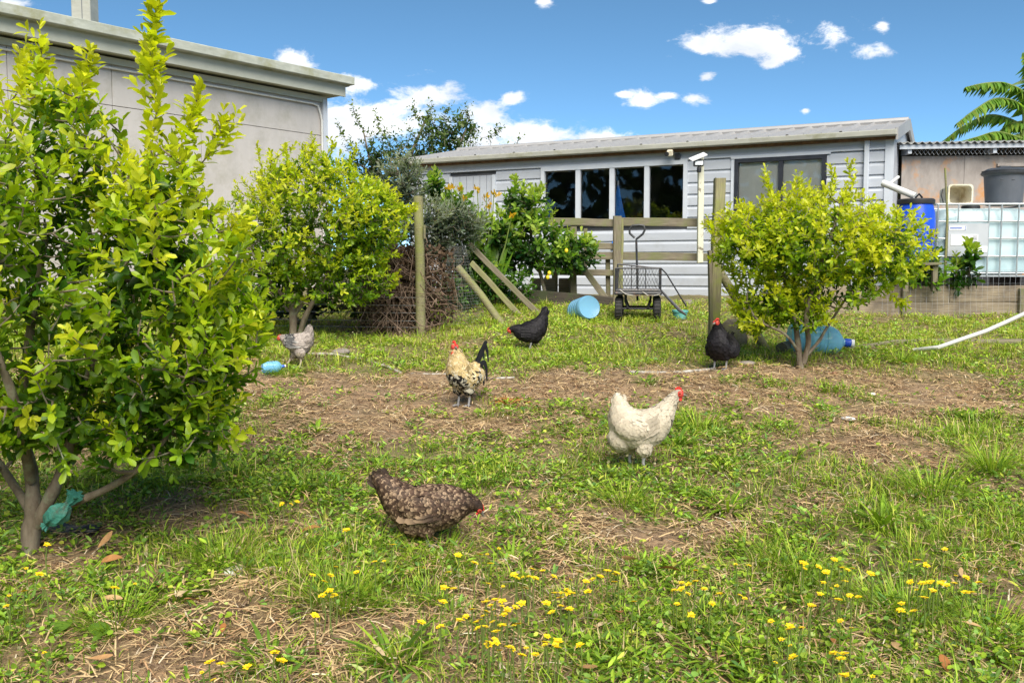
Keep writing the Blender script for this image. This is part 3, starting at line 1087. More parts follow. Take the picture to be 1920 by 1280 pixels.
# water tank in its cage
TX, TY = at(1753, 450, 11.35).x, 11.35
tank = thing('water_tank', 'caged white water tank with labels on the raised bed', 'water tank', (TX, TY, bedz), (0, 0, R(-3)))
tw, tdp, zb, zt = 1.22, 1.0, .15, at(1800, 383, 11.35).z - bedz
for x in (.12, .6, 1.1):
    MB().box((x, .5, .08), (.14, .96, .12)).build('pallet_block', M_black, tank)
MB().box((tw / 2, .5, .145), (tw - .02, .98, .02)).build('pallet_deck', M_cage, tank)
V, Fl = [], []
lay = [(zb + .01, .10), (zb + .05, .055), (zt - .16, .055), (zt - .07, .085), (zt - .045, .15)]
for zz, ins in lay:
    x0, x1, y0, y1, r_ = ins, tw - ins, ins, tdp - ins, .09
    for (cx, cy, a0) in ((x1 - r_, y1 - r_, 0), (x0 + r_, y1 - r_, 90), (x0 + r_, y0 + r_, 180), (x1 - r_, y0 + r_, 270)):
        for k in range(4):
            aa = R(a0 + 30 * k)
            V.append((cx + r_ * math.cos(aa), cy + r_ * math.sin(aa), zz))
for i in range(len(lay) - 1):
    for k in range(16):
        Fl.append((i * 16 + k, i * 16 + (k + 1) % 16, (i + 1) * 16 + (k + 1) % 16, (i + 1) * 16 + k))
Fl += [tuple(range(15, -1, -1)), tuple(range(64, 80))]
MB().add(V, Fl).build('bottle', M_tank, tank, smooth=True)
MB().lathe([(.11, 0), (.11, .05), (.1, .06)], 20, Matrix.Translation((.62, .5, zt - .045))).build('cap', M_black, tank)
hz_ = [zb + .03, zb + (zt - zb) * .27, zb + (zt - zb) * .52, zb + (zt - zb) * .76, zt]
for zz in hz_:
    path = [(.02, .02, zz), (tw - .02, .02, zz), (tw - .02, tdp - .02, zz), (.02, tdp - .02, zz), (.02, .02, zz)]
    mb = MB()
    for p, q in zip(path, path[1:]):
        mb.tube([p, q], .011 if zz < zt else .014, 6)
    mb.build('cage_ring', M_cage, tank, smooth=True)
for x in (.03, .14, .27, .63, .78, .98, tw - .03):
    for y in (.008, tdp - .008):
        if y < .5 and x in (.27,):
            MB().tube([(x, y, zb + (zt - zb) * .76), (x, y, zt)], .009, 6).build('cage_bar', M_cage, tank, smooth=True)
        else:
            MB().tube([(x, y, zb), (x, y, zt)], .010, 6).build('cage_bar', M_cage, tank, smooth=True)
for y in (.28, .5, .75):
    for x in (.008, tw - .008):
        MB().tube([(x, y, zb), (x, y, zt)], .010, 6).build('cage_bar', M_cage, tank, smooth=True)
q0, q1 = .15, .62
pm = MB().box(((q0 + q1) / 2, -.012, zb + (zt - zb) * .5), (q1 - q0, .006, (zt - zb) * .46)).build('label_plate', M_plate, tank)
MB().box((.255, -.018, zb + (zt - zb) * .665), (.20, .004, .045)).build('label', M_white, pm)
MB().box((.235, -.0215, zb + (zt - zb) * .665), (.14, .002, .014)).build('label_bar', M_bluep, pm)
MB().box((.345, -.0215, zb + (zt - zb) * .665), (.006, .002, .045)).build('label_bar', M_bluep, pm)
MB().box((.34, -.018, zb + (zt - zb) * .50), (.32, .004, .13)).build('label', M_white, pm)
for k in range(6):
    MB().box((.462, -.0215, zb + (zt - zb) * .50 + .045 - .016 * k), (.05, .002, .006)).build('print_line', M_ink, pm)
MB().box((.55, -.0185, zb + (zt - zb) * .37), (.125, .004, .07)).build('label', M_white, pm)
MB().box((.20, -.018, zt - .13), (.08, .004, .03)).build('label', M_white, tank)

tb = Vector((TX, TY, bedz + zt + .014))
bn = thing('round_bin', 'dark grey round bin with lid standing on the water tank', 'bin', (at(1884, 380, 11.75).x, 11.78, tb.z))
MB().lathe([(.195, 0), (.21, .01), (.235, .36), (.25, .375), (.25, .39)], 28).build('bin_body', M_bin, bn, smooth=True)
lid = MB().lathe([(.262, .375), (.272, .39), (.272, .405), (.255, .41), (.262, .415), (.262, .428), (.235, .435), (.20, .455), (.05, .465)], 28).build('lid', M_binlid, bn, smooth=True)
MB().box((0, 0, .475), (.14, .03, .03)).build('lid_handle', M_binlid, lid, bevel=.006)
for sx in (-1, 1):
    MB().box((sx * .07 - .08, -.226, .30), (.04, .016, .016)).build('grip', M_binlid, bn, bevel=.004)
bsn = thing('cream_basin', 'grimy cream plastic basin tipped on its side on the water tank', 'basin', (at(1795, 382, 11.7).x, 11.62, tb.z))
mb = MB()
ow, oh, odp = .155, .25, .30
def rrect(w, h, r_, y, z0):
    P = []
    for (cx, cz, a0) in ((w - r_, h - r_, 0), (-w + r_, h - r_, 90), (-w + r_, r_, 180), (w - r_, r_, 270)):
        for k in range(4):
            aa = R(a0 + 30 * k)
            P.append((cx + r_ * math.cos(aa), y, z0 + cz + r_ * math.sin(aa)))
    return P
V = rrect(ow, oh, .04, 0, 0) + rrect(ow - .02, oh - .035, .04, .001, .018) + rrect(ow - .035, oh - .065, .04, odp - .015, .033) + rrect(ow - .03, oh - .05, .04, odp, .026) + rrect(ow - .006, oh - .012, .04, .03, .006)
Fl = []
order = [(0, 1), (1, 2), (3, 4), (4, 0)]
for a, c in order:
    for k in range(16):
        Fl.append((a * 16 + k, a * 16 + (k + 1) % 16, c * 16 + (k + 1) % 16, c * 16 + k))
Fl += [tuple(32 + k for k in range(16)), tuple(48 + k for k in range(15, -1, -1))]
mb.add(V, Fl).build('tub', M_cream, bsn, smooth=True)
MB().tube([(-ow - .01, .1, .03), (-ow - .03, .12, .12), (-ow - .01, .13, .2)], .006, 6).build('handle', M_black, bsn)
mb = MB()
sk = thing('cane_stake', 'thin cane stake upright in front of the caged tank', 'stake', (at(1770, 560, 11.15).x, 11.15, bedz - .05))
MB().tube([(0, 0, 0), (.006, .0, .9), (at(1772, 315, 11.15).x - sk.location.x, 0, at(1772, 315, 11.15).z - bedz + .05)], [.017, .015, .012], 8).build('cane', M_pole, sk, smooth=True)

# blue barrel with a white pipe leading into it
bcx, bcy = at(1716, 420, 11.0).x, 11.0
btop = at(1716, 372, 11.0).z
stand = thing('barrel_stand', 'low timber stand under the blue barrel', 'stand', (bcx, bcy, bedz))
for i, x in enumerate((-.17, 0, .17)):
    plank('board', (bcx - .22, bcy + x, btop - .76), (bcx + .22, bcy + x, btop - .76), .15, .03, M_wood, stand, seed=i)
for x in (-.17, .17):
    for y in (-.17, .17):
        plank('leg', (bcx + x, bcy + y, bedz - .03), (bcx + x, bcy + y, btop - .776), .06, .06, M_wood, stand, seed=i)
br = thing('blue_barrel', 'bright blue plastic barrel with black lid behind the citrus bush', 'barrel', (bcx, bcy, btop - .745))
MB().lathe([(.17, 0), (.19, .02), (.21, .12), (.216, .2), (.207, .21), (.218, .23), (.222, .45), (.21, .58), (.185, .68), (.183, .70)], 28).build('drum', M_barrel, br, smooth=True)
MB().lathe([(.205, .675), (.208, .69), (.208, .72), (.195, .735), (.06, .742)], 28).build('lid', M_black, br, smooth=True)
MB().tube([(-.03, -.05, .745), (.0, -.08, .79), (.05, -.05, .75)], .012, 6).build('clamp', M_black, br, smooth=True)
wp = thing('downpipe_spout', 'white plastic pipe slanting from the cabin wall into the blue barrel', 'pipe', at(1712, 364, 11.1))
MB().tube([at(1716, 368, 11.08), at(1655, 343, 11.35)], .04, 12).build('pipe', M_pvc, wp, off=wp.location, smooth=True)
MB().tube([at(1668, 345, 11.32), at(1684, 332, 11.6)], .02, 8).build('branch_pipe', M_pvc, wp, off=wp.location, smooth=True)

# ------------------------------------------------------------------ rail fence
FB = gp(1157, 574)
fd = 12.5
def fpt(px, py, d=fd):
    return at(px, py, d)


fence = thing('rail_fence', 'weathered timber rail fence with mossy posts in front of the cabin', 'fence', (FB.x, fd, float(gz(FB.x, fd))))
plank('post', fpt(1157, 590, fd), fpt(1157, 405, fd), .105, .10, M_wood, fence, roll=0, seed=1)
plank('post', fpt(1075, 590, fd + .09), fpt(1075, 425, fd + .09), .09, .09, M_wood, fence, seed=2)
plank('post', fpt(1040, 590, fd + .3), fpt(1040, 420, fd + .3), .08, .08, M_wood, fence, seed=4)
plank('post', fpt(1098, 500, fd + .5), fpt(1098, 428, fd + .5), .05, .05, M_wood, fence, seed=4)
plank('post', fpt(1140, 575, fd + .12), fpt(1140, 480, fd + .12), .06, .06, M_wood, fence, seed=5)
for (ya, yb, h, x0, x1) in ((414, 418, .10, 1010, 1156), (459, 462, .085, 1040, 1150), (478, 480, .095, 1030, 1150), (508, 512, .085, 1020, 1150)):
    plank('rail', fpt(x0, ya, fd + .06), fpt(x1, yb, fd + .03), .04, h, M_wood, fence, seed=int(ya))
for (ya, yb, h) in ((416, 417, .11), (480, 482, .105)):
    plank('rail', fpt(1160, ya, fd + .05), fpt(1330, yb, fd - .1), .04, h, M_wood, fence, seed=int(ya) + 7)
plank('brace', fpt(1150, 578, fd - .12), fpt(1070, 470, fd - .02), .07, .08, M_wood, fence, seed=9)
plank('stub', fpt(1165, 575, fd - .02), fpt(1167, 410, fd - .02), .03, .05, M_pole, fence, seed=10)
k0, k1 = fpt(960, 553, fd - .45), fpt(1148, 570, fd - .5)
lg = thing('base_plank', 'dark damp plank lying along the bottom of the rail fence', 'plank', (k0 + k1) / 2)
plank('board', k0, k1, .06, .19, M_wood_dark, lg, seed=3)
# low concrete/wood blocks under the lemon
for i, (px, w) in enumerate(((1006, .12), (1030, .16), (1058, .15))):
    q = fpt(px, 545, fd + .25)
    bl_ = MB().box((0, 0, .09), (w, .12, .26)).build('timber_block', M_wood, None, bevel=.01)
    bl_.location = (q.x, q.y, q.z - .05)
    tag(bl_, ['short timber block under the lemon bush, leftmost of three', 'short timber block under the lemon bush, middle of three', 'short timber block under the lemon bush, rightmost of three'][i], 'block', 'blocks under the lemon bush')

# painted post with a solar lamp
ppb, ppt_ = at(1312, 492, 12.28), at(1314, 290, 12.28)
pp = plank('painted_post', ppb, ppt_, .075, .075, M_flake, None, seed=20)
tag(pp, 'thin post with flaking cream paint beside the rail fence', 'post')
lampo = at(1312, 305, 12.2)
lm = thing('solar_lamp', 'solar lamp with tilted panel at the top of the flaking post', 'lamp', lampo)
MB().box((-.03, -.03, .07), (.21, .16, .014), Matrix.Rotation(R(-22), 3, 'Y') @ Matrix.Rotation(R(18), 3, 'X')).build('solar_panel', M_white, lm)
MB().box((-.02, -.03, -.01), (.13, .06, .08), Matrix.Rotation(R(-8), 3, 'X')).build('lamp_head', M_blackf, lm, bevel=.006)
MB().box((-.02, -.064, -.012), (.10, .006, .05), Matrix.Rotation(R(-8), 3, 'X')).build('lens', M_cage, lm)
MB().lathe([(.026, 0), (.03, .02), (.026, .07)], 12, Matrix.Translation((-.015, -.035, -.13))).build('sensor', M_black, lm, smooth=True)

# tall near fence post with brace, stone beside it
pb = gp(1337, 648)
tp = thing('tall_fence_post', 'tall square mossy fence post behind the standing black hen', 'post', pb)
d_ = pb.y
plank('post', (pb.x, pb.y, pb.z - .1), at(1349, 335, d_ + .05), .10, .105, M_pole, tp, seed=31)
plank('side_board', (at(1328, 690, d_).x + .015, d_ - .068, pb.z - .05), at(1331, 470, d_ - .068), .03, .085, M_wood, tp, seed=33)
brc = thing('brace_pole', 'round brace pole leaning against the tall fence post', 'pole', gp(1440, 652))
b0_, b1_ = gp(1440, 650), at(1350, 510, d_ + .02)
MB().tube([b0_ - Vector((0, 0, .04)), b0_.lerp(b1_, .5), b1_], [.046, .044, .042], 10).build('log', M_pole, brc, off=brc.location, smooth=True)


def rock(name, px, py, s, label, mat=M_stone, seed=1, cat='stone', group=None):
    rr = np.random.default_rng(seed)
    bm = bmesh.new()
    bmesh.ops.create_icosphere(bm, subdivisions=3, radius=1)
    P = np.array([v.co for v in bm.verts])
    off = 1 + .25 * (fbm(P[:, 0] * 1.5 + seed, P[:, 1] * 1.5 + P[:, 2], seed) - .5) + .12 * (fbm(P[:, 0] * 5, P[:, 2] * 5 + P[:, 1] * 3, seed + 4) - .5)
    for v, o_ in zip(bm.verts, off):
        v.co = Vector((v.co.x * s[0], v.co.y * s[1], v.co.z * s[2])) * o_
    me = bpy.data.meshes.new(name)
    bm.to_mesh(me)
    bm.free()
    me.polygons.foreach_set('use_smooth', [True] * len(me.polygons))
    me.materials.append(mat)
    o = bpy.data.objects.new(name, me)
    link(o)
    g = gp(px, py)
    o.location = (g.x, g.y, g.z + s[2] * .55)
    o.rotation_euler = (0, 0, seed * 1.3)
    return tag(o, label, cat, group)


rock('tree_stump', 1375, 648, (.14, .13, .19), 'weathered grey stump beside the tall fence post', M_wood, 4, 'stump')
rock('stone', 1290, 572, (.1, .07, .05), 'small brown stone in the grass beside the teal pot', M_stone, 6)
M_brick = simple('brick_red', (0.32, 0.09, 0.05), (0.42, 0.14, 0.08), .9, 20)
rock('brick_shard', 1560, 701, (.09, .03, .012), 'flat red brick shard in the dirt below the citrus bush', M_brick, 8, 'brick')
for i, (px, py, s, lb) in enumerate(((1635, 738, .026, 'small white shell bit on bare soil, right of the citrus bush'), (1590, 790, .035, 'white curled scrap lying on the bare patch'),
                                     (1530, 905, .02, 'tiny white pebble among the weeds below the bare patch'), (440, 1080, .045, 'pale flat shell in the weeds under the big citrus'),
                                     (1400, 692, .05, 'pale flat stone beside the standing black hen'), (640, 665, .07, 'flat pinkish stone behind the speckled hen'))):
    rock('shell' if i in (0, 1, 3) else 'pebble', px, py, (s * 1.5, s, s * .45), lb, M_pvc if i < 4 else M_stone, 20 + i, 'shell' if i in (0, 1, 3) else 'pebble')

# long weathered log and edging on the right
lgp = thing('weathered_log', 'long low weathered log half buried in grass behind the white pipe', 'log', gp(1700, 652))
pts = [gp(1590, 655), gp(1680, 648), gp(1760, 646), gp(1850, 650), gp(1960, 648)]
MB().tube([p + Vector((0, 0, .012 + .008 * (i % 2))) for i, p in enumerate(pts)], [.03, .036, .03, .038, .034], 9).build('log_body', M_wood, lgp, off=lgp.location, smooth=True)
lg2 = thing('log_end', 'short grey log end left of the capped blue bottle', 'log', gp(1470, 662))
MB().tube([gp(1465, 662) + Vector((0, 0, .05)), gp(1500, 658) + Vector((0, .15, .05))], [.06, .06], 9).build('log_body', M_wood, lg2, off=lg2.location, smooth=True)


M_oldpipe = simple('old_pipe', (0.34, 0.32, 0.28), (0.5, 0.48, 0.44), .7, 14, c3=(0.2, 0.15, 0.1), s3=16, w3=(.48, .6))


def ground_pipe(name, pix, r_, mat, label, h=0.02, cat='pipe'):
    P = [gp(*p) + Vector((0, 0, h)) for p in pix]
    t_ = thing(name, label, cat, P[0])
    # smooth the path a little
    Q = []
    for i in range(len(P) - 1):
        for k in range(4):
            Q.append(P[i].lerp(P[i + 1], k / 4))
    Q.append(P[-1])
    MB().tube(Q, r_, 8).build('pipe_body', mat, t_, off=t_.location, smooth=True)
    return t_


ground_pipe('ground_pipe', [(575, 667), (625, 668), (680, 674), (725, 688), (752, 697)], .012, M_oldpipe, 'thin grey pipe on the ground behind the small grey hen', .012)
ground_pipe('ground_pipe', [(770, 699), (850, 702), (920, 706), (965, 706)], .010, M_oldpipe, 'thin white pipe on the ground behind the rooster', .008)
ground_pipe('ground_pipe', [(1180, 711), (1230, 707), (1280, 704), (1330, 700)], .013, M_oldpipe, 'short white pipe on bare soil left of the standing black hen', .014)
wpp = [gp(1712, 662) + Vector((0, 0, .03)), at(1760, 651, 8.35), at(1800, 637, 8.3), at(1850, 620, 8.25), at(1895, 600, 8.2), at(1960, 570, 8.1), at(2030, 535, 8.0)]
pw = thing('curved_white_pipe', 'curved white plastic pipe rising out of the grass at the right edge', 'pipe', wpp[0])
Q = []
for i in range(len(wpp) - 1):
    for k in range(3):
        Q.append(wpp[i].lerp(wpp[i + 1], k / 3))
Q.append(wpp[-1])
MB().tube(Q, .019, 10).build('pipe_body', M_pvc, pw, off=pw.location, smooth=True)
ps = plank('pipe_prop', (wpp[-1].x, wpp[-1].y, float(gz(wpp[-1].x, 8.0)) - .1), wpp[-1] + Vector((0, 0, .1)), .05, .05, M_wood, None, seed=2)
tag(ps, 'timber stake holding up the curved white pipe end', 'stake')

# ------------------------------------------------------------------ bottles, pot
M_bot = plastic('bottle_blue', (0.30, 0.68, 1.0), .12, .45, (0.55, 0.85, 1.0))
M_bot2 = plastic('bottle_pale_blue', (0.22, 0.5, 0.75), .25, .25, (0.45, 0.7, 0.9))
M_cap = simple('cap_blue', (0.01, 0.06, 0.45), (0.02, 0.09, 0.6), .4, 8)


def bottle(name, label, loc, M, s, mat, cap=True, neck=True):
    t_ = thing(name, label, 'bottle', loc)
    prof = [(.02, .015), (.09, .008), (.118, 0), (.130, .02)]
    for k in range(4):
        z0 = .05 + k * .062
        prof += [(.132, z0), (.132, z0 + .035), (.126, z0 + .042), (.126, z0 + .052), (.132, z0 + .058)]
    prof += [(.132, .32), (.126, .35), (.10, .395), (.055, .43), (.032, .445), (.030, .475)]
    MM = M @ Matrix.Scale(s, 4)
    body = MB().lathe(prof, 28, MM, True).build('bottle_body', mat, t_, smooth=True)
    if cap:
        MB().lathe([(.034, .455), (.036, .46), (.036, .50), (.03, .505)], 16, MM).build('cap', M_cap, t_, smooth=True)
        MB().lathe([(.0345, .506), (.0345, .53), (.02, .532)], 16, MM).build('cap_seal', M_white, t_, smooth=True)
    return t_


g = gp(1490, 662)
bottle('water_bottle', 'large clear blue water bottle with dark blue cap lying behind the citrus trunk', (g.x - .02, g.y + .12, g.z + .13),
       Matrix.Rotation(R(4), 4, 'Y') @ Matrix.Rotation(R(90), 4, 'Y') @ Matrix.Rotation(R(5), 4, 'X'), 1.12, M_bot)
g = gp(1106, 600)
bottle('water_bottle', 'pale blue round water bottle lying base outward left of the cart', (g.x, g.y + .05, g.z + .15),
       Matrix.Rotation(R(18), 4, 'Z') @ Matrix.Rotation(R(-100), 4, 'X'), 1.08, M_bot2, cap=False)
g = gp(492, 700)
bottle('water_bottle', 'small crumpled blue bottle on the ground behind the big citrus leaves', (g.x, g.y, g.z + .045),
       Matrix.Rotation(R(25), 4, 'Z') @ Matrix.Rotation(R(90), 4, 'Y'), .36, M_bot)
g = gp(1275, 592)
pot = thing('teal_pot', 'small teal plastic pot in the grass beside the cart', 'pot', g)
MB().lathe([(.07, 0), (.075, .004), (.088, .08), (.097, .083), (.098, .105), (.09, .106), (.082, .09), (.072, .02)], 24).build('pot_body', M_teal, pot, smooth=True)
g = gp(430, 700)

# ------------------------------------------------------------------ garden cart
CB = gp(1196, 598)
cart = thing('garden_cart', 'black steel mesh garden cart with upright pull handle and one side hanging open', 'cart', (CB.x, CB.y, CB.z), (0, 0, R(-8)))
bw, bl2, fz = .25, .42, .33          # half width, half length, floor height


def wheel(x, y):
    w = bpy.data.objects.new('wheel', None)
    link(w, cart)
    w.location = (x, y, .135)
    Mx = Matrix.Rotation(R(90), 4, 'Y')
    MB().lathe([(.075, -.032), (.115, -.042), (.133, -.03), (.137, 0), (.133, .03), (.115, .042), (.075, .032)], 22, Mx, False).build('tyre', M_rubber, w, smooth=True)
    mb_ = MB()
    for k in range(22):
        a_ = 2 * math.pi * k / 22
        mb_.box((0, .137 * math.cos(a_), .137 * math.sin(a_)), (.06, .014, .01), Matrix.Rotation(a_ - math.pi / 2, 3, 'X'))
    mb_.build('tread', M_rubber, w)
    MB().lathe([(.02, -.03), (.072, -.028), (.078, -.01), (.078, .01), (.072, .028), (.02, .03)], 18, Mx).build('rim', M_steel, w, smooth=True)


for (x, y) in ((-.215, -.28), (.215, -.28), (-.215, .30), (.215, .30)):
    wheel(x, y)
for y in (-.28, .30):
    MB().tube([(-.2, y, .135), (.2, y, .135)], .012, 8).build('axle', M_steel, cart)
for x in (-.11, .11):
    MB().tube([(x, -.3, .135), (x * 1.3, -.28, .22), (x * 1.3, -.26, fz)], .013, 6).build('fork', M_steel, cart)
    MB().tube([(x, .3, .135), (x * 1.3, .28, .22), (x * 1.3, .26, fz)], .013, 6).build('fork', M_steel, cart)
mb = MB()
for (p, q) in (((-bw, -bl2), (bw, -bl2)), ((bw, -bl2), (bw, bl2)), ((bw, bl2), (-bw, bl2)), ((-bw, bl2), (-bw, -bl2))):
    mb.tube([(p[0], p[1], fz - .02), (q[0], q[1], fz - .02)], .02, 6)
mb.build('floor_frame', M_steel, cart)
MB().box((0, 0, fz), (2 * bw - .03, 2 * bl2 - .03, .012)).build('floor_sheet', M_floorm, cart)


def cart_side(P, n, name='side'):
    """P: four corners bl, br, tr, tl; n uprights"""
    P = [Vector(p) for p in P]
    s_ = bpy.data.objects.new(name, None)
    link(s_, cart)
    mb_ = MB()
    for a_, c_ in zip(P, P[1:] + P[:1]):
        mb_.tube([a_, c_], .010, 6)
    mb_.build('side_frame', M_steel, s_)
    for k in range(1, n):
        MB().tube([P[0].lerp(P[1], k / n), P[3].lerp(P[2], k / n)], .006, 5).build('side_bar', M_steel, s_)
    mb_ = MB()
    nn = 14
    for k in range(nn + 1):
        mb_.tube([P[0].lerp(P[1], k / nn), P[3].lerp(P[2], min(1, (k + 3) / nn))], .0016, 3)
        mb_.tube([P[0].lerp(P[1], k / nn), P[3].lerp(P[2], max(0, (k - 3) / nn))], .0016, 3)
    mb_.build('mesh_wire', M_steel, s_)


hs_ = .26
cart_side([(-bw, -bl2, fz + .01), (-bw, bl2, fz + .01), (-bw + .01, bl2, fz + hs_), (-bw + .02, -bl2, fz + hs_)], 5)
cart_side([(-bw, bl2, fz + .01), (bw, bl2, fz + .01), (bw, bl2, fz + hs_), (-bw, bl2, fz + hs_ + .05)], 3)
cart_side([(-bw, -bl2, fz + .01), (bw, -bl2, fz + .01), (bw, -bl2, fz + hs_), (-bw, -bl2, fz + hs_)], 2)
cart_side([(bw + .02, -bl2, fz - .01), (bw + .02, bl2 * .3, fz - .0), (bw + .30, bl2 * .2, .05), (bw + .20, -bl2 * .95, .12)], 4, 'fallen_side')
MB().tube([(bw, -bl2, fz + hs_), (bw + .06, -bl2 + .02, fz + .2), (bw + .29, -bl2 + .1, .16)], .008, 6).build('stay', M_steel, cart)
hp = [(-.01, .46, .2), (-.015, .47, .5), (-.03, .48, .9), (-.03, .48, .94), (.045, .48, 1.0), (.07, .48, 1.05), (.055, .48, 1.10), (.0, .48, 1.11), (-.08, .48, 1.10), (-.115, .48, 1.06), (-.11, .48, 1.01), (-.05, .48, .955)]
MB().tube(hp, .0135, 8).build('handle', M_steel, cart, smooth=True)
for k, (a_, c_) in enumerate((((-.2, -.44, fz + .02), (.02, -.45, fz - .04)), ((.05, -.45, fz + .0), (.24, -.44, fz - .03)))):
    p, q = Vector(a_), Vector(c_)
    MB().tube([p, p.lerp(q, .3) - Vector((0, 0, .03)), p.lerp(q, .7) - Vector((0, 0, .02)), q], .005, 5).build('rope', M_floorm, cart)

# ------------------------------------------------------------------ left fence: post, wires, brush, leaning poles, net screen
p7 = gp(789, 628)
lp = thing('mossy_round_post', 'yellow-green mossy round post at the end of the wire fence', 'post', p7)
pt = at(784, 368, p7.y)
MB().tube([p7 - Vector((0, 0, .1)), p7.lerp(pt, .5) + Vector((.006, 0, 0)), pt], [.052, .05, .05], 12).build('pole', M_pole, lp, off=p7, smooth=True)
MB().box((at(797, 435, p7.y).x - p7.x, -.04, at(797, 435, p7.y).z - p7.z), (.02, .03, .14)).build('peg', M_wood, lp)
wf = thing('wire_fence', 'strained wire fence running behind the round citrus bush', 'wire fence', gp(560, 630))
for k, yy in enumerate((556, 571, 585, 600, 612)):
    MB().tube([at(240, yy - 4, p7.y + .6), at(560, yy - 1, p7.y + .25), at(700, yy + 1, p7.y + .1), at(787, yy + 2, p7.y - .03)], .003, 4).build('wire', M_wire, wf, off=wf.location)
q = at(300, 600, p7.y + .55)
plank('post', (q.x, q.y, float(gz(q.x, q.y)) - .1), (q.x, q.y, float(gz(q.x, q.y)) + 1.0), .09, .09, M_wood, wf, seed=5)

for i, (pxs, r_, sq, lb) in enumerate(((((945, 608), (858, 500)), .04, 0, 'round mossy pole leaning nearest to the wire net screen'),
                                       (((980, 594), (884, 492)), .032, 1, 'yellowish square pole leaning between two other poles'),
                                       (((1014, 588), (880, 458)), .034, 1, 'grey leaning pole closest to the lemon bush'))):
    g0 = gp(*pxs[0])
    e = at(*pxs[1], g0.y + .12)
    t_ = thing('leaning_pole', lb, 'pole', g0, group='poles leaning by the lemon bush')
    if sq:
        plank('timber', g0 - Vector((0, 0, .03)), e, r_ * 1.9, r_ * 1.9, M_pole if i == 1 else M_wood, t_, seed=i)
    else:
        MB().tube([g0 - Vector((0, 0, .03)), g0.lerp(e, .5) + Vector((0, 0, .01)), e], [r_, r_ * 1.05, r_], 10).build('timber', M_pole, t_, off=g0, smooth=True)
    if i == 0:  # its prop
        pr = at(930, 600, g0.y)
n0, n1, n2, n3 = gp(822, 616), gp(912, 606), at(872, 462, p7.y + .3), at(842, 462, p7.y + .35)
nsn = thing('net_screen', 'leaning wire net screen beside the brush pile', 'net', n0)
mb = MB()
for k in range(21):
    a_, c_ = n0.lerp(n1, k / 20), n3.lerp(n2, k / 20)
    mb.tube([a_, a_.lerp(c_, .5) + Vector((random.uniform(-.01, .01), random.uniform(-.02, .02), 0)), c_], .0011, 3)
for k in range(27):
    a_, c_ = n0.lerp(n3, k / 26), n1.lerp(n2, k / 26)
    mb.tube([a_, a_.lerp(c_, .5) + Vector((0, random.uniform(-.02, .02), random.uniform(-.006, .006))), c_], .0011, 3)
mb.build('net_wire', M_wire, nsn, off=n0)

# ------------------------------------------------------------------ trees and shrubs
CAMP = np.array([0, 0, CAMH])
LEAFV = [leaf_template(6, .34, .12, .29, blunt=True), leaf_template(6, .20, .32, .27, curl=.3, blunt=True), leaf_template(6, .5, .02, .30, curl=-.35, blunt=True), leaf_template(6, .26, -.15, .26, curl=.1, blunt=True)]


def smooth_path(P, n=4):
    P = [Vector(p) for p in P]
    out = []
    for i in range(len(P) - 1):
        p0, p1, p2, p3 = P[max(i - 1, 0)], P[i], P[i + 1], P[min(i + 2, len(P) - 1)]
        for k in range(n):
            t_ = k / n
            out.append(.5 * ((2 * p1) + (p2 - p0) * t_ + (2 * p0 - 5 * p1 + 4 * p2 - p3) * t_ * t_ + (3 * p1 - p0 - 3 * p2 + p3) * t_ ** 3))
    out.append(P[-1])
    return out


def sample_ells(ells, n, shell=3.2):
    w = np.array([e[2] for e in ells], float)
    idx = rng.choice(len(ells), n, p=w / w.sum())
    u = rand_unit(n) * (rng.random(n) ** (1 / shell))[:, None]
    c = np.array([e[0] for e in ells])[idx]
    r_ = np.array([e[1] for e in ells])[idx]
    return c + u * r_, np.linalg.norm(u, axis=1), u


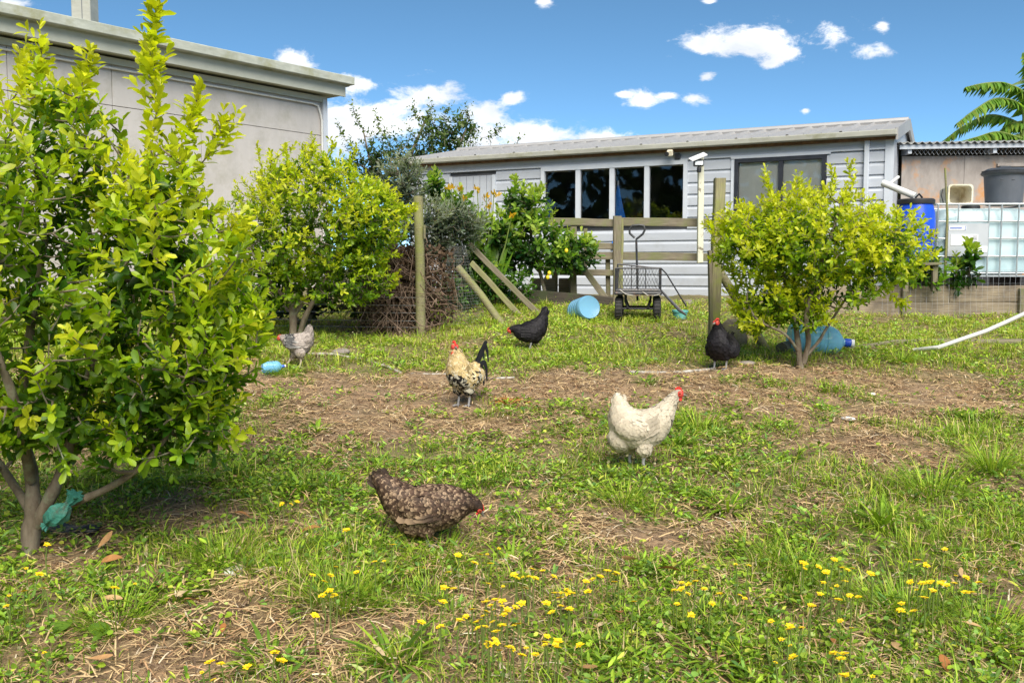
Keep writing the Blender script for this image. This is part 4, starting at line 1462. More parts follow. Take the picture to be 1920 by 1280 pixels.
def tree(name, label, cat, base, limbs, ells, nshoot, leaf_len, palette, per=12, shoot=.14, nparts=0, twig_r=.0045, mat=M_leaf, bark=M_bark,
         leaf_ang=(35, 75), shell=3.2, flush=.5, templates=LEAFV, width=1.0, up=.55, group=None, spires=(), cull=None):
    base = Vector(base)
    root = thing(name, label, cat, base, group=group)
    wood = MB()
    nodes, nrad = [], []
    for path, r0, r1 in limbs:
        sp_ = smooth_path(path)
        rr = np.linspace(r0, r1, len(sp_))
        rr = rr * (1 + .08 * np.sin(np.arange(len(sp_)) * 1.7))
        wood.tube(sp_, rr, 9)
        for p, r_ in zip(sp_[3:], rr[3:]):
            nodes.append(tuple(p))
            nrad.append(r_)
    nlimb = len(nodes)
    P, rad, U = sample_ells(ells, nshoot, shell)
    if spires:
        extra, eu, er = [], [], []
        for (pa, pb_, n) in spires:
            pa, pb_ = np.array(pa), np.array(pb_)
            for k in range(n):
                t_ = rng.random() ** .8
                extra.append(pa + (pb_ - pa) * t_ + rng.normal(size=3) * np.array([.035, .035, .02]) * (1.15 - t_))
                eu.append((pb_ - pa) / np.linalg.norm(pb_ - pa))
                er.append(1.0)
        P, rad, U = np.concatenate([P, extra]), np.concatenate([rad, er]), np.concatenate([U, eu])
    keep = P[:, 2] > base_z(P[:, 1]) + .12
    if cull is not None:
        keep &= ~cull(P)
    P, rad, U = P[keep], rad[keep], U[keep]
    A = np.array(nodes)
    order = np.argsort(np.min(np.linalg.norm(P[:, None] - A[None, ::3], axis=2), axis=1))
    NV = np.zeros((len(nodes) + len(P) * 2, 3))
    NV[:len(nodes)] = A
    cnt = len(nodes)
    ends = []
    cen = np.array(base) + np.array([0, 0, .2])
    for i in order:
        p = P[i]
        dvec = NV[:cnt] - p
        dist = np.linalg.norm(dvec, axis=1)
        dist = dist + .35 * np.maximum(0, NV[:cnt, 2] - p[2])
        j = int(np.argmin(dist))
        a_ = NV[j]
        mid = (a_ + p) / 2 + np.array([0, 0, -.06 * np.linalg.norm(p - a_)]) + rng.normal(size=3) * .02 * np.linalg.norm(p - a_)
        r_ = twig_r * (1 + (1.2 if j < nlimb else .0))
        wood.tube([a_, mid, p], [r_, r_ * .75, r_ * .45], 4, False)
        NV[cnt], NV[cnt + 1] = mid, p
        cnt += 2
        ax = p - mid
        ends.append((i, ax / (np.linalg.norm(ax) + 1e-9)))
    wood.build('trunk', bark, root, off=base, smooth=True)
    # leaves along every shoot
    n = len(ends)
    idx = np.array([e[0] for e in ends])
    ax = np.array([e[1] for e in ends])
    ax = ax + np.array([0, 0, up]) + .45 * U[idx]
    ax /= np.linalg.norm(ax, axis=1, keepdims=True)
    pe = P[idx]
    N = n * per
    si = np.repeat(np.arange(n), per)
    kk = np.tile(np.arange(per), n)
    t_ = (kk + rng.random(N)) / per
    ref = rand_unit(n)
    s1 = np.cross(ax, ref)
    s1 /= np.linalg.norm(s1, axis=1, keepdims=True)
    s2 = np.cross(ax, s1)
    az = kk * 2.4 + rng.random(N) * .8
    radial = np.cos(az)[:, None] * s1[si] + np.sin(az)[:, None] * s2[si]
    th = np.radians(rng.uniform(leaf_ang[0], leaf_ang[1], N)) * (1.15 - .55 * t_)
    d = ax[si] * np.cos(th)[:, None] + radial * np.sin(th)[:, None]
    nrm = ax[si] * np.sin(th)[:, None] - radial * np.cos(th)[:, None] + np.array([0, 0, .5]) + rng.normal(size=(N, 3)) * .3
    pos = pe[si] + ax[si] * ((t_ - .55) * shoot)[:, None]
    ln = leaf_len * (.5 + .9 * rng.random(N)) * (1.08 - .35 * t_)
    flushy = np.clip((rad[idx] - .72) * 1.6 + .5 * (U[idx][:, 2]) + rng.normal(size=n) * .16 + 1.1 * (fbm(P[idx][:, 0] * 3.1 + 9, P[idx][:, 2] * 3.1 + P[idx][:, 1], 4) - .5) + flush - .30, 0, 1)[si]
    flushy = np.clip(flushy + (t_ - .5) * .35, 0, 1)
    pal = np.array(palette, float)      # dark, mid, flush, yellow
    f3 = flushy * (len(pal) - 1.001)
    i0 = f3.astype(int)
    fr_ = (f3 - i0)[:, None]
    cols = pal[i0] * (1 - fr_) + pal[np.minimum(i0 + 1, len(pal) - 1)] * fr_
    cols = cols * (1 + rng.normal(size=(N, 1)) * .16)
    cols = np.clip(cols + rng.normal(size=(N, 3)) * .008, .004, 1)
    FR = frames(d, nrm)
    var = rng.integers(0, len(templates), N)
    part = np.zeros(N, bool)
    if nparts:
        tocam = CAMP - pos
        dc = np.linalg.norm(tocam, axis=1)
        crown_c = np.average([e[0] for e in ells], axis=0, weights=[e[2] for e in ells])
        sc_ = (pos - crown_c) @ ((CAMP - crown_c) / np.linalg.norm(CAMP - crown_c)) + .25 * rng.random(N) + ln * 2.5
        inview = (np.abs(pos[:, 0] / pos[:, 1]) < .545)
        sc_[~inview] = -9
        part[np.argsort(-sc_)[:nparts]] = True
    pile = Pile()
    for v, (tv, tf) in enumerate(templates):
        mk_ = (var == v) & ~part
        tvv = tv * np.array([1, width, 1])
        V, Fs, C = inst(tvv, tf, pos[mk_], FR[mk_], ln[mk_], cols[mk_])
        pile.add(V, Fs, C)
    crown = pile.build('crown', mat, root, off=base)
    crown['kind'] = 'stuff'
    if nparts:
        meshes = {}
        qn = 6
        pi = np.where(part)[0]
        oq = np.argsort(cols[pi][:, 0])
        for rank, ii_ in enumerate(pi[oq]):
            key = (int(var[ii_]), rank * qn // len(pi))
            if key not in meshes:
                tv, tf = templates[key[0]]
                meshes[key] = np_mesh('leaf', tv * np.array([1, width, 1]), [np.array(f) for f in tf], mat, np.repeat([cols[ii_]], len(tv), 0))
            o = bpy.data.objects.new('leaf', meshes[key])
            link(o, crown)
            Mx = Matrix(FR[ii_].tolist()).to_4x4() @ Matrix.Scale(ln[ii_], 4)
            Mx.translation = Vector(pos[ii_]) - base
            o.matrix_basis = Mx
    return root


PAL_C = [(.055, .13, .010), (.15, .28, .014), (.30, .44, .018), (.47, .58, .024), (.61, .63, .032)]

# big citrus in front left
B1 = gp(55, 1040)
d1 = B1.y


def p1_(px, py, dd=0.0):
    return tuple(at(px, py, d1 + dd))


limbs1 = [([B1 - Vector((0, 0, .06)), p1_(58, 1000), p1_(62, 950), p1_(58, 880, .05), p1_(40, 780, .1), p1_(60, 600, .12), p1_(90, 420, .1)], .044, .011),
          ([p1_(66, 985), p1_(95, 930, -.03), p1_(120, 870, -.02), p1_(145, 780, 0), p1_(185, 640, .05), p1_(240, 480, .05), p1_(280, 330, 0)], .030, .008),
          ([p1_(85, 960), p1_(150, 938, -.06), p1_(220, 905, -.10), p1_(280, 860, -.12), p1_(330, 790, -.12), p1_(370, 690, -.1)], .019, .007),
          ([p1_(60, 960), p1_(20, 900, .1), p1_(-40, 800, .2), p1_(-90, 640, .25)], .022, .008),
          ([p1_(120, 870), p1_(200, 780, .25), p1_(310, 680, .4), p1_(400, 560, .45)], .02, .008),
          ([p1_(58, 900), p1_(30, 760, -.25), p1_(-20, 600, -.35), p1_(10, 420, -.35)], .022, .008)]
s1_ = d1 / F
ells1 = [(p1_(170, 560, .0), (.62, .62, .62), 5), (p1_(330, 560, -.05), (.36, .45, .50), 3.2), (p1_(60, 420, 0), (.55, .55, .52), 3.2), (p1_(310, 380, .0), (.20, .28, .28), 1.0),
         (p1_(400, 640, -.05), (.20, .3, .28), 1.2), (p1_(-90, 600, .1), (.45, .5, .7), 2.2), (p1_(200, 760, -.1), (.5, .4, .26), 2.0), (p1_(120, 280, 0), (.26, .3, .34), .9), (p1_(330, 800, -.05), (.30, .3, .16), 1.1), (p1_(60, 800, -.1), (.35, .3, .16), 1.0)]
sp1 = [(p1_(275, 330), p1_(292, 10), 24), (p1_(90, 260), p1_(70, 70), 13), (p1_(330, 330), p1_(372, 170), 11), (p1_(60, 260), p1_(40, 90, .2), 7), (p1_(380, 330), p1_(430, 215), 8),
       (p1_(140, 250), p1_(170, 110), 8), (p1_(440, 520), p1_(500, 600), 8), (p1_(420, 460), p1_(470, 380), 5), (p1_(-40, 200), p1_(-30, 60), 8)]
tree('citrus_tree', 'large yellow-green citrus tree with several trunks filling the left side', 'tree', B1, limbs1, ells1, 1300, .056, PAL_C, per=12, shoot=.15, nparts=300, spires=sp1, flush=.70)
bagp = at(108, 962, d1 - .1)
bag = thing('green_net_bag', 'bunched green netting bag tied round the big citrus trunk', 'net bag', bagp)
pts = [(-.075, -.01, -.075), (-.055, -.01, -.06), (-.04, -.015, -.04), (-.01, -.02, -.015), (.025, -.02, .012), (.055, -.015, .04), (.066, -.01, .056), (.09, 0, .085), (.105, 0, .11)]
sp_ = smooth_path(pts, 4)
V, Fl = tube_arrays(sp_, np.interp(np.linspace(0, 8, len(sp_)), range(9), [.024, .012, .034, .052, .054, .036, .013, .034, .046]), 28)
V = np.array(V)
ctr = np.repeat(np.array([tuple(p) for p in sp_]), 28, 0)
tt_ = np.repeat(np.linspace(0, 1, len(sp_)), 28)
aa_ = np.tile(np.arange(28), len(sp_)) * 2 * math.pi / 28
ruf = 1 + (.10 + .35 * np.abs(tt_ - .5) ** 1.5 * 2) * np.sin(7 * aa_ + 6 * tt_) + .5 * (fbm(V[:, 0] * 45, V[:, 2] * 45 + V[:, 1] * 40, 8) - .5)
V = ctr + (V - ctr) * ruf[:, None]
MB().add(V, Fl).build('net_cloth', M_net, bag, smooth=True)
bag.scale = (.74, .74, .74)
g = gp(130, 1008)
pan = thing('black_plastic_sheet', 'torn black plastic sheet in the weeds under the big citrus', 'plastic sheet', g)
V, Fl = [], []
for j in range(7):
    for i in range(10):
        x, y = (i / 9 - .5) * .26, (j / 6 - .5) * .16
        V.append((x, y, .005 + .04 * (vnoise(np.array([i * .6]), np.array([j * .7]), 3)[0])))
V += [(a, b_, c_ - .004) for a, b_, c_ in V]
for j in range(6):
    for i in range(9):
        a0 = j * 10 + i
        Fl += [(a0, a0 + 1, a0 + 11, a0 + 10), (70 + a0 + 10, 70 + a0 + 11, 70 + a0 + 1, 70 + a0)]
MB().add(V, Fl).build('sheet', M_black, pan, smooth=True)

# round citrus bush behind, left of centre
B2 = gp(548, 642)
d2 = B2.y


def p2_(px, py, dd=0.0):
    return tuple(at(px, py, d2 + dd))


limbs2 = [([B2 - Vector((0, 0, .05)), p2_(550, 600), p2_(545, 560), p2_(535, 500, .1), p2_(510, 420, .15), p2_(500, 360, .1)], .045, .012),
          ([p2_(560, 640), p2_(570, 600, -.05), p2_(590, 560, -.1), p2_(620, 500, -.15), p2_(650, 420, -.1), p2_(660, 350)], .032, .01),
          ([p2_(552, 590), p2_(600, 530, .2), p2_(680, 470, .3), p2_(730, 420, .3)], .024, .008),
          ([p2_(545, 570), p2_(500, 520, -.2), p2_(460, 450, -.3)], .024, .008)]
ells2 = [(p2_(600, 415), (.80, .75, .62), 6), (p2_(690, 420), (.42, .5, .42), 2.4), (p2_(500, 430), (.45, .5, .55), 2.4), (p2_(630, 520), (.62, .5, .30), 2), (p2_(500, 530), (.4, .4, .3), 1.4), (p2_(580, 330), (.5, .45, .28), 1.5)]
sp2 = [(p2_(500, 330), p2_(480, 275), 6), (p2_(585, 310), p2_(585, 262), 6), (p2_(660, 330), p2_(665, 280), 6), (p2_(740, 390), p2_(780, 395), 6), (p2_(540, 320), p2_(530, 272), 5), (p2_(620, 310), p2_(625, 268), 5)]
tree('citrus_bush', 'dense round citrus bush in front of the pale building corner', 'bush', B2, limbs2, ells2, 1800, .052, PAL_C, per=12, shoot=.13, nparts=300, spires=sp2, flush=.76, group='citrus bushes')

# citrus bush on the right
B3 = gp(1502, 690)
d3 = B3.y


def p3_(px, py, dd=0.0):
    return tuple(at(px, py, d3 + dd))


limbs3 = [([B3 - Vector((0, 0, .05)), p3_(1497, 650), p3_(1490, 600), p3_(1478, 550, .05), p3_(1460, 480, .1), p3_(1440, 420, .05)], .030, .009),
          ([p3_(1506, 680), p3_(1516, 640, -.05), p3_(1512, 590, -.1), p3_(1530, 520, -.1), p3_(1560, 440, -.1), p3_(1580, 370)], .026, .009),
          ([p3_(1508, 670), p3_(1535, 640, .1), p3_(1550, 615, .15), p3_(1600, 540, .2), p3_(1660, 470, .2)], .017, .007),
          ([p3_(1498, 660), p3_(1470, 625, -.1), p3_(1420, 600, -.15), p3_(1400, 560, -.1)], .014, .007)]
ells3 = [(p3_(1520, 445), (.66, .6, .42), 6), (p3_(1410, 450), (.36, .45, .36), 2.2), (p3_(1655, 465), (.40, .45, .36), 2.6), (p3_(1560, 540), (.45, .4, .18), 1.3), (p3_(1430, 560), (.28, .3, .2), .9), (p3_(1410, 605), (.18, .2, .10), .5), (p3_(1500, 590), (.26, .25, .14), .8)]
sp3 = [(p3_(1590, 370), p3_(1598, 292), 9), (p3_(1570, 370), p3_(1555, 318), 6), (p3_(1440, 380), p3_(1432, 315), 6), (p3_(1500, 360), p3_(1495, 330), 5), (p3_(1690, 440), p3_(1735, 420), 6), (p3_(1660, 500), p3_(1735, 505), 7),
       (p3_(1680, 560), p3_(1700, 575), 6), (p3_(1350, 460), p3_(1328, 410), 6), (p3_(1400, 600), p3_(1370, 560), 4)]
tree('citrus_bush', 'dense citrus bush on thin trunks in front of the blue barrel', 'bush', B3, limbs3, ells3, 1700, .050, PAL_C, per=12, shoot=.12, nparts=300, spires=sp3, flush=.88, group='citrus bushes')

# lemon bush in the corner
B4 = gp(1020, 560)
B4.y = 12.1
B4.x *= 1.08
B4.z = float(gz(B4.x, 12.1))


def p4_(px, py, dd=0.0):
    return tuple(at(px, py, 12.1 + dd))


limbs4 = [([B4 - Vector((0, 0, .05)), p4_(1015, 520), p4_(1000, 460), p4_(985, 380)], .03, .008), ([p4_(1018, 530), p4_(1050, 480), p4_(1090, 460)], .018, .006), ([p4_(1012, 510), p4_(960, 450), p4_(940, 400)], .02, .006)]
ells4 = [(p4_(1000, 460), (.55, .45, .42), 4), (p4_(985, 390), (.30, .3, .30), 2), (p4_(1070, 475), (.36, .35, .26), 2.2), (p4_(945, 480), (.30, .3, .30), 1.6)]
sp4 = [(p4_(975, 370), p4_(965, 335), 5), (p4_(1010, 380), p4_(1015, 350), 4), (p4_(1090, 460), p4_(1105, 450), 6)]
PAL_L = [(.03, .08, .015), (.08, .19, .025), (.17, .32, .035), (.32, .46, .06), (.42, .52, .09)]
lem = tree('lemon_bush', 'leafy lemon bush with a few yellow fruit by the rail fence', 'bush', B4, limbs4, ells4, 420, .088, PAL_L, per=10, shoot=.16, spires=sp4, flush=.38, shell=2.6)
for (px, py) in ((1030, 512), (1027, 520), (1062, 470)):
    q = at(px, py, 11.7)
    MB().lathe([(.003, -.028), (.015, -.022), (.022, -.009), (.023, .006), (.016, .021), (.004, .03)], 12, Matrix.Translation(q - B4)).build('lemon', M_lemon, lem, smooth=True)

# olive-like grey shrub
B5 = Vector((at(800, 560, 11.3).x, 11.3, float(gz(-.9, 11.3))))


def p5_(px, py, dd=0.0):
    return tuple(at(px, py, 11.3 + dd))


PAL_O = [(.05, .075, .055), (.13, .17, .12), (.24, .28, .21), (.36, .40, .31)]
limbs5 = [([B5 - Vector((0, 0, .05)), p5_(800, 500), p5_(790, 430), p5_(760, 350), p5_(740, 310)], .035, .008), ([p5_(800, 500), p5_(840, 450), p5_(870, 420)], .025, .006)]
ells5 = [(p5_(755, 345), (.30, .4, .36), 3), (p5_(800, 420), (.40, .4, .34), 3), (p5_(860, 420), (.35, .4, .26), 3), (p5_(830, 470), (.36, .35, .16), 1.5)]
tree('olive_shrub', 'grey-green olive shrub behind the mossy round post', 'shrub', B5, limbs5, ells5, 800, .06, PAL_O, per=12, shoot=.2, shell=2.4, flush=.5, width=.62, leaf_ang=(25, 60))

# light-leaved tree behind the cabin
B6 = Vector((-2.6, 20.0, float(base_z(20))))


def p6_(px, py, dd=0.0):
    return tuple(at(px, py, 20 + dd))


PAL_B = [(.04, .08, .018), (.08, .14, .028), (.13, .20, .04), (.20, .26, .06)]
limbs6 = [([B6, p6_(740, 420), p6_(760, 320), p6_(800, 220)], .1, .02), ([p6_(740, 400), p6_(700, 320), p6_(680, 240)], .05, .012), ([p6_(750, 360), p6_(850, 290), p6_(880, 220)], .05, .012), ([p6_(760, 330), p6_(900, 290), p6_(970, 285)], .03, .01), ([p6_(745, 420), p6_(720, 340), p6_(655, 300)], .04, .01)]
ells6 = [(p6_(790, 300), (1.3, 1.0, .75), 4), (p6_(700, 310), (.75, .8, .6), 1.8), (p6_(840, 250), (.75, .7, .5), 2.2), (p6_(730, 400), (1.2, 1, 1.0), 3)]
sp6 = [(p6_(800, 230), p6_(812, 190), 12), (p6_(850, 240), p6_(885, 195), 10), (p6_(690, 260), p6_(660, 200), 12), (p6_(780, 230), p6_(775, 195), 9), (p6_(900, 270), p6_(945, 235), 9), (p6_(930, 290), p6_(980, 258), 8),
       (p6_(720, 260), p6_(705, 215), 9), (p6_(660, 290), p6_(635, 235), 8), (p6_(870, 230), p6_(895, 240), 6), (p6_(830, 220), p6_(845, 200), 6)]
tree('back_tree', 'loose light-leaved tree rising behind the cabin roof', 'tree', B6, limbs6, ells6, 760, .075, PAL_B, per=9, shoot=.34, shell=2.0, flush=.4, spires=sp6, width=1.25, up=.2, leaf_ang=(50, 110), twig_r=.006)

# dark hedge growth behind the wire fence and past the building
B7 = Vector((-2.3, 10.3, float(gz(-2.3, 10.3))))


def p7_(px, py, dd=0.0):
    return tuple(at(px, py, 10.3 + dd))


PAL_H = [(.012, .028, .008), (.025, .055, .012), (.05, .10, .018), (.09, .15, .025)]
tree('hedge_shrub', 'dark leafy undergrowth behind the wire fence', 'shrub', B7, [([B7, p7_(600, 560), p7_(620, 500)], .04, .01), ([B7, p7_(520, 560), p7_(480, 480)], .03, .01)],
     [(p7_(600, 580), (.9, .3, .32), 3), (p7_(450, 560), (.9, .4, .4), 2), (p7_(720, 560), (.4, .3, .5), 2), (p7_(300, 560), (.7, .4, .45), 2), (p7_(650, 470), (.7, .4, .5), 2)], 330, .075, PAL_H, per=10, shoot=.16, flush=.2, shell=2.2)
B8 = Vector((at(930, 560, 11.9).x, 11.9, float(gz(-.2, 11.9))))


def p8_(px, py, dd=0.0):
    return tuple(at(px, py, 11.9 + dd))


tree('broadleaf_shrub', 'bright broadleaf shrub between the olive and the lemon bush', 'shrub', B8, [([B8, p8_(915, 500), p8_(900, 430)], .03, .008), ([p8_(915, 510), p8_(850, 470), p8_(840, 400)], .02, .006)],
     [(p8_(850, 390), (.24, .3, .22), 1.6), (p8_(930, 440), (.3, .3, .3), 2), (p8_(900, 520), (.4, .3, .25), 2), (p8_(815, 350), (.10, .2, .2), .7)], 220, .10, PAL_L, per=9, shoot=.18, flush=.42, shell=2.2)

# canna: tall blades with yellow flower spikes
can = thing('canna_clump', 'tall canna clump with yellow flower spikes behind the leaning poles', 'plant', (at(900, 560, 11.75).x, 11.75, float(gz(-.3, 11.75))))
cb = np.array(can.location)
tvl, tfl = leaf_template(9, .25, .12, .045)
for k in range(15):
    px = rng.uniform(850, 965)
    top = at(px + rng.uniform(-25, 25), rng.uniform(395, 480), 11.75 + rng.uniform(-.2, .15))
    bot = np.array([cb[0] + (px - 905) / F * 11.7 * .55, 11.75 + rng.uniform(-.1, .1), cb[2] + rng.uniform(0, .25)])
    dv = np.array(top) - bot
    ln_ = np.linalg.norm(dv)
    V, Fs, C = inst(tvl, tfl, bot[None], frames(dv[None], np.array([[rng.normal() * .4, -1, .3]])), np.array([ln_]), np.array([[.17, .33, .03]]) * rng.uniform(.6, 1.4))
    np_obj('blade', V - cb, [np.array(f) for f in Fs], M_leaf, can, C)
for (px, py) in ((895, 352), (872, 372), (912, 368), (918, 385), (960, 402), (845, 350), (862, 352), (926, 362)):
    top = at(px, py, 11.7)
    bot = Vector((cb[0] + (px - 905) / F * 11.7 * .4, 11.75, cb[2] + .2))
    MB().tube([bot, bot.lerp(top, .6) + Vector((.02, 0, 0)), top], [.012, .009, .006], 6).build('stem', M_stem, can, off=cb, smooth=True)
    nP = 9
    dv = rand_unit(nP) * .7 + np.array([0, 0, .8])
    V, Fs, C = inst(*leaf_template(4, .3, -.1, .30), np.array(top)[None] + rng.normal(size=(nP, 3)) * .018 + np.array([0, 0, -.03]), frames(dv, rand_unit(nP)), rng.uniform(.045, .075, nP),
                    np.array([(.80, .50, .03)]) * np.ones((nP, 1)) * rng.uniform(.75, 1.1, (nP, 1)))
    np_obj('flower', V - cb, [np.array(f) for f in Fs], M_leaf, can, C)

# banana plant behind the shed
bnp = at(1915, 330, 17.5)
ban = thing('banana_plant', 'banana plant with torn arching fronds above the corrugated shed roof', 'plant', (bnp.x, 17.5, float(base_z(17.5))))
bb = np.array(ban.location)
MB().tube([(0, 0, 0), (0, 0, 1.5), (.02, 0, at(1915, 230, 17.5).z - bb[2])], [.14, .12, .07], 12).build('trunk', M_stem, ban, smooth=True)
FRD = [[(1925, 185), (1890, 158), (1850, 156), (1812, 164)], [(1915, 200), (1870, 185), (1830, 205), (1795, 232)], [(1915, 235), (1860, 216), (1810, 235), (1765, 268)], [(1930, 230), (1890, 235), (1860, 262), (1835, 275)],
       [(1915, 260), (1870, 248), (1830, 258), (1795, 268)], [(1930, 190), (1935, 150), (1925, 120), (1920, 100)], [(1925, 200), (1975, 170), (2020, 180), (2060, 210)], [(1930, 230), (1990, 230), (2040, 255), (2070, 290)], [(1930, 250), (1900, 255), (1870, 262), (1850, 275)]]
for fi, fr0 in enumerate(FRD):
    dd = rng.uniform(-.5, .5)
    path = smooth_path([Vector((bb[0] + .02, 17.5, at(1915, 262, 17.5).z))] + [at(*p, 17.5 + dd * (i + 1) / 3) for i, p in enumerate(fr0)], 8)
    fr_ = bpy.data.objects.new('frond', None)
    link(fr_, ban)
    MB().tube(path, np.linspace(.03, .008, len(path)), 6).build('midrib', M_stem, fr_, off=bb, smooth=True)
    PP = np.array([tuple(p) for p in path])
    pile = Pile()
    TT = np.gradient(PP, axis=0)
    for side in (-1, 1):
        m_ = 46
        s_ = np.linspace(.2, .99, m_)
        ii_ = s_ * (len(PP) - 1)
        i0 = np.clip(ii_.astype(int), 0, len(PP) - 2)
        q = PP[i0] + (PP[i0 + 1] - PP[i0]) * (ii_ - i0)[:, None]
        T_ = TT[i0] / np.linalg.norm(TT[i0], axis=1, keepdims=True)
        sd_ = np.cross(T_, np.array([0, 0, 1.0])) * side
        sd_ /= np.linalg.norm(sd_, axis=1, keepdims=True) + 1e-9
        dv = sd_ * .75 + T_ * .35 + np.array([0, 0, -.65]) + rng.normal(size=(m_, 3)) * .12
        wl_ = .36 * np.sin(np.pi * np.clip(s_ * .95, 0, 1)) ** .6 * rng.uniform(.75, 1.1, m_)
        sc_ = np.stack([wl_, np.full(m_, .062), wl_], 1)
        col = np.array([[.16, .30, .05]]) * rng.uniform(.6, 1.5, (m_, 1)) + np.array([[.10, .06, 0]]) * (rng.random((m_, 1)) < .3)
        pile.add(*inst(BLADE_V, BLADE_F, q, frames(dv, np.cross(dv, T_) * side + .2), sc_, col))
    pile.build('blade', M_leaf, fr_, off=bb)

# leafy plants by the tank
PAL_G = [(.03, .08, .012), (.08, .19, .02), (.17, .32, .03), (.32, .42, .04)]
for i, (px, py, top, n, ln_, lb) in enumerate(((1715, 545, 430, 60, .10, 'leafy green shrub between the citrus bush and the tank'), (1815, 540, 450, 15, .12, 'upright leafy plant in front of the tank labels'), (1790, 545, 490, 14, .10, 'small leafy plant at the foot of the cane stake'))):
    c0 = Vector((at(px, py, 11.05).x, 11.02, bedz))
    tp_ = at(px + (3 if i else 0), top, 11.02)
    if i == 0:
        el = [(tuple(at(1715, 480, 11.0)), (.28, .2, .30), 2), (tuple(at(1740, 520, 11.0)), (.25, .2, .2), 1)]
        tree('tank_shrub', lb, 'shrub', c0, [([c0, c0.lerp(tp_, .5), tp_], .012, .006)], el, n, ln_, PAL_G, per=9, shoot=.16, flush=.45, shell=2)
    else:
        tree('upright_plant', lb, 'plant', c0, [([c0, c0.lerp(tp_, .5), tp_], .010, .006)], [(tuple(c0.lerp(tp_, .5)), (.09, .08, .22), 1)], n, ln_, PAL_G, per=7, shoot=.12, flush=.5, shell=2, spires=[(tuple(c0.lerp(tp_, .7)), tuple(tp_), 3)], group='plants in front of the tank')
rf = thing('red_flower_spike', 'dull red flower spike beside the caged tank', 'flower', Vector((at(1750, 545, 11.0).x, 11.0, bedz)))
rt = at(1748, 440, 11.0) - rf.location
MB().tube([(0, 0, 0), rt * .5, rt * .85], .006, 6).build('stem', M_stem, rf)
nP = 26
V, Fs, C = inst(*leaf_template(4, .3, .1, .3), np.array(rt)[None] * rng.uniform(.72, 1.0, (nP, 1)), frames(rand_unit(nP) + np.array([0, 0, .4]), rand_unit(nP)), rng.uniform(.03, .05, nP), np.array([(.42, .05, .03)]) * rng.uniform(.5, 1.2, (nP, 1)))
np_obj('flower', V, [np.array(f) for f in Fs], M_leaf, rf, C)

# brush pile of dead twigs between the bush and the post
bpp = gp(745, 628)
brush = thing('brush_pile', 'tangled pile of dead brown twigs between the citrus bush and round post', 'brush pile', bpp)
mb = MB()
for k in range(700):
    px, d_ = rng.normal(755, 42), bpp.y + rng.uniform(-.05, .6)
    px = min(max(px, 680), 850)
    topy = 455 + abs(px - 765) * .5
    py = rng.uniform(topy, 625)
    a_ = np.array(at(px, py, d_))
    dv = rng.normal(size=3) * np.array([.16, .12, .10]) + np.array([0, 0, -.16])
    c_ = a_ + dv * rng.uniform(.6, 1.6)
    mid = (a_ + c_) / 2 + rng.normal(size=3) * .04
    mid2 = a_ * .25 + c_ * .75 + rng.normal(size=3) * .04
    if c_[2] < gz(c_[0], c_[1]):
        c_[2] = gz(c_[0], c_[1]) + .01
    r_ = rng.uniform(.0022, .006)
    mb.tube([a_, mid, mid2, c_], [r_ * .6, r_, r_ * .9, r_ * .5], 4, False)
M_twig = simple('dead_twig', (0.10, 0.065, 0.045), (0.26, 0.18, 0.13), .9, 14)
tw_ = mb.build('twigs', M_twig, brush, off=bpp)
tw_['kind'] = 'stuff'
nL = 5200
px = np.clip(rng.normal(758, 42, nL), 680, 850)
pyy = rng.uniform(462, 628, nL)
dd = bpp.y + rng.uniform(.12, .6, nL)
ps = np.array([at(a_, b_, c_) for a_, b_, c_ in zip(px, pyy, dd)])
ok = ps[:, 2] > gz(ps[:, 0], ps[:, 1])
ps = ps[ok]
V, Fs, C = inst(*leaf_template(4, .3, .3, .3, curl=.3), ps, frames(rand_unit(len(ps)) + np.array([0, 0, -.6]), rand_unit(len(ps))), rng.uniform(.03, .07, len(ps)),
                np.array([(.10, .065, .04)]) * rng.uniform(.35, 1.5, (len(ps), 1)))
bl_ = np_obj('dead_leaves', V - np.array(bpp), [np.array(f) for f in Fs], M_dry, brush, C)
bl_['kind'] = 'stuff'
# weeds climbing through the net screen
PALW = [(.02, .06, .01), (.06, .16, .02), (.14, .28, .03)]
wb = gp(862, 600)
wb.y += .5
wb.z = float(gz(wb.x, wb.y))
tree('weed_bush', 'weedy green bush growing behind the net screen and poles', 'bush', wb, [([wb, wb + Vector((0, 0, .4))], .01, .005)],
     [(tuple(at(860, 560, wb.y)), (.30, .2, .34), 2.5), (tuple(at(940, 545, wb.y + .5)), (.45, .2, .30), 2.5), (tuple(at(870, 500, wb.y + .3)), (.35, .2, .3), 2.5)], 420, .07, PALW, per=8, shoot=.14, flush=.5, shell=2)

# dense trees across the yard behind the viewpoint (they darken the cabin windows)
nT = 5500
ang = rng.uniform(R(160), R(300), nT)
rr_ = rng.uniform(15, 18, nT)
zz_ = rng.random(nT) * (9.5 + 1.4 * np.sin(ang * 9) + 1.0 * np.sin(ang * 23 + 1)) + float(base_z(-12))
ps = np.stack([rr_ * np.cos(ang) * 1.0, rr_ * np.sin(ang), zz_], 1)
tv, tf = leaf_template(4, .2, .2, .5)
V, Fs, C = inst(tv, tf, ps, frames(rand_unit(nT), rand_unit(nT)), rng.uniform(.4, .8, nT), np.array([[.05, .095, .022]]) * rng.uniform(.4, 1.6, (nT, 1)))
tl_ = np_obj('treeline', V, [np.array(f) for f in Fs], M_herb, None, C)
tag(tl_, 'dark belt of trees mirrored in the cabin windows', 'treeline', kind='stuff')

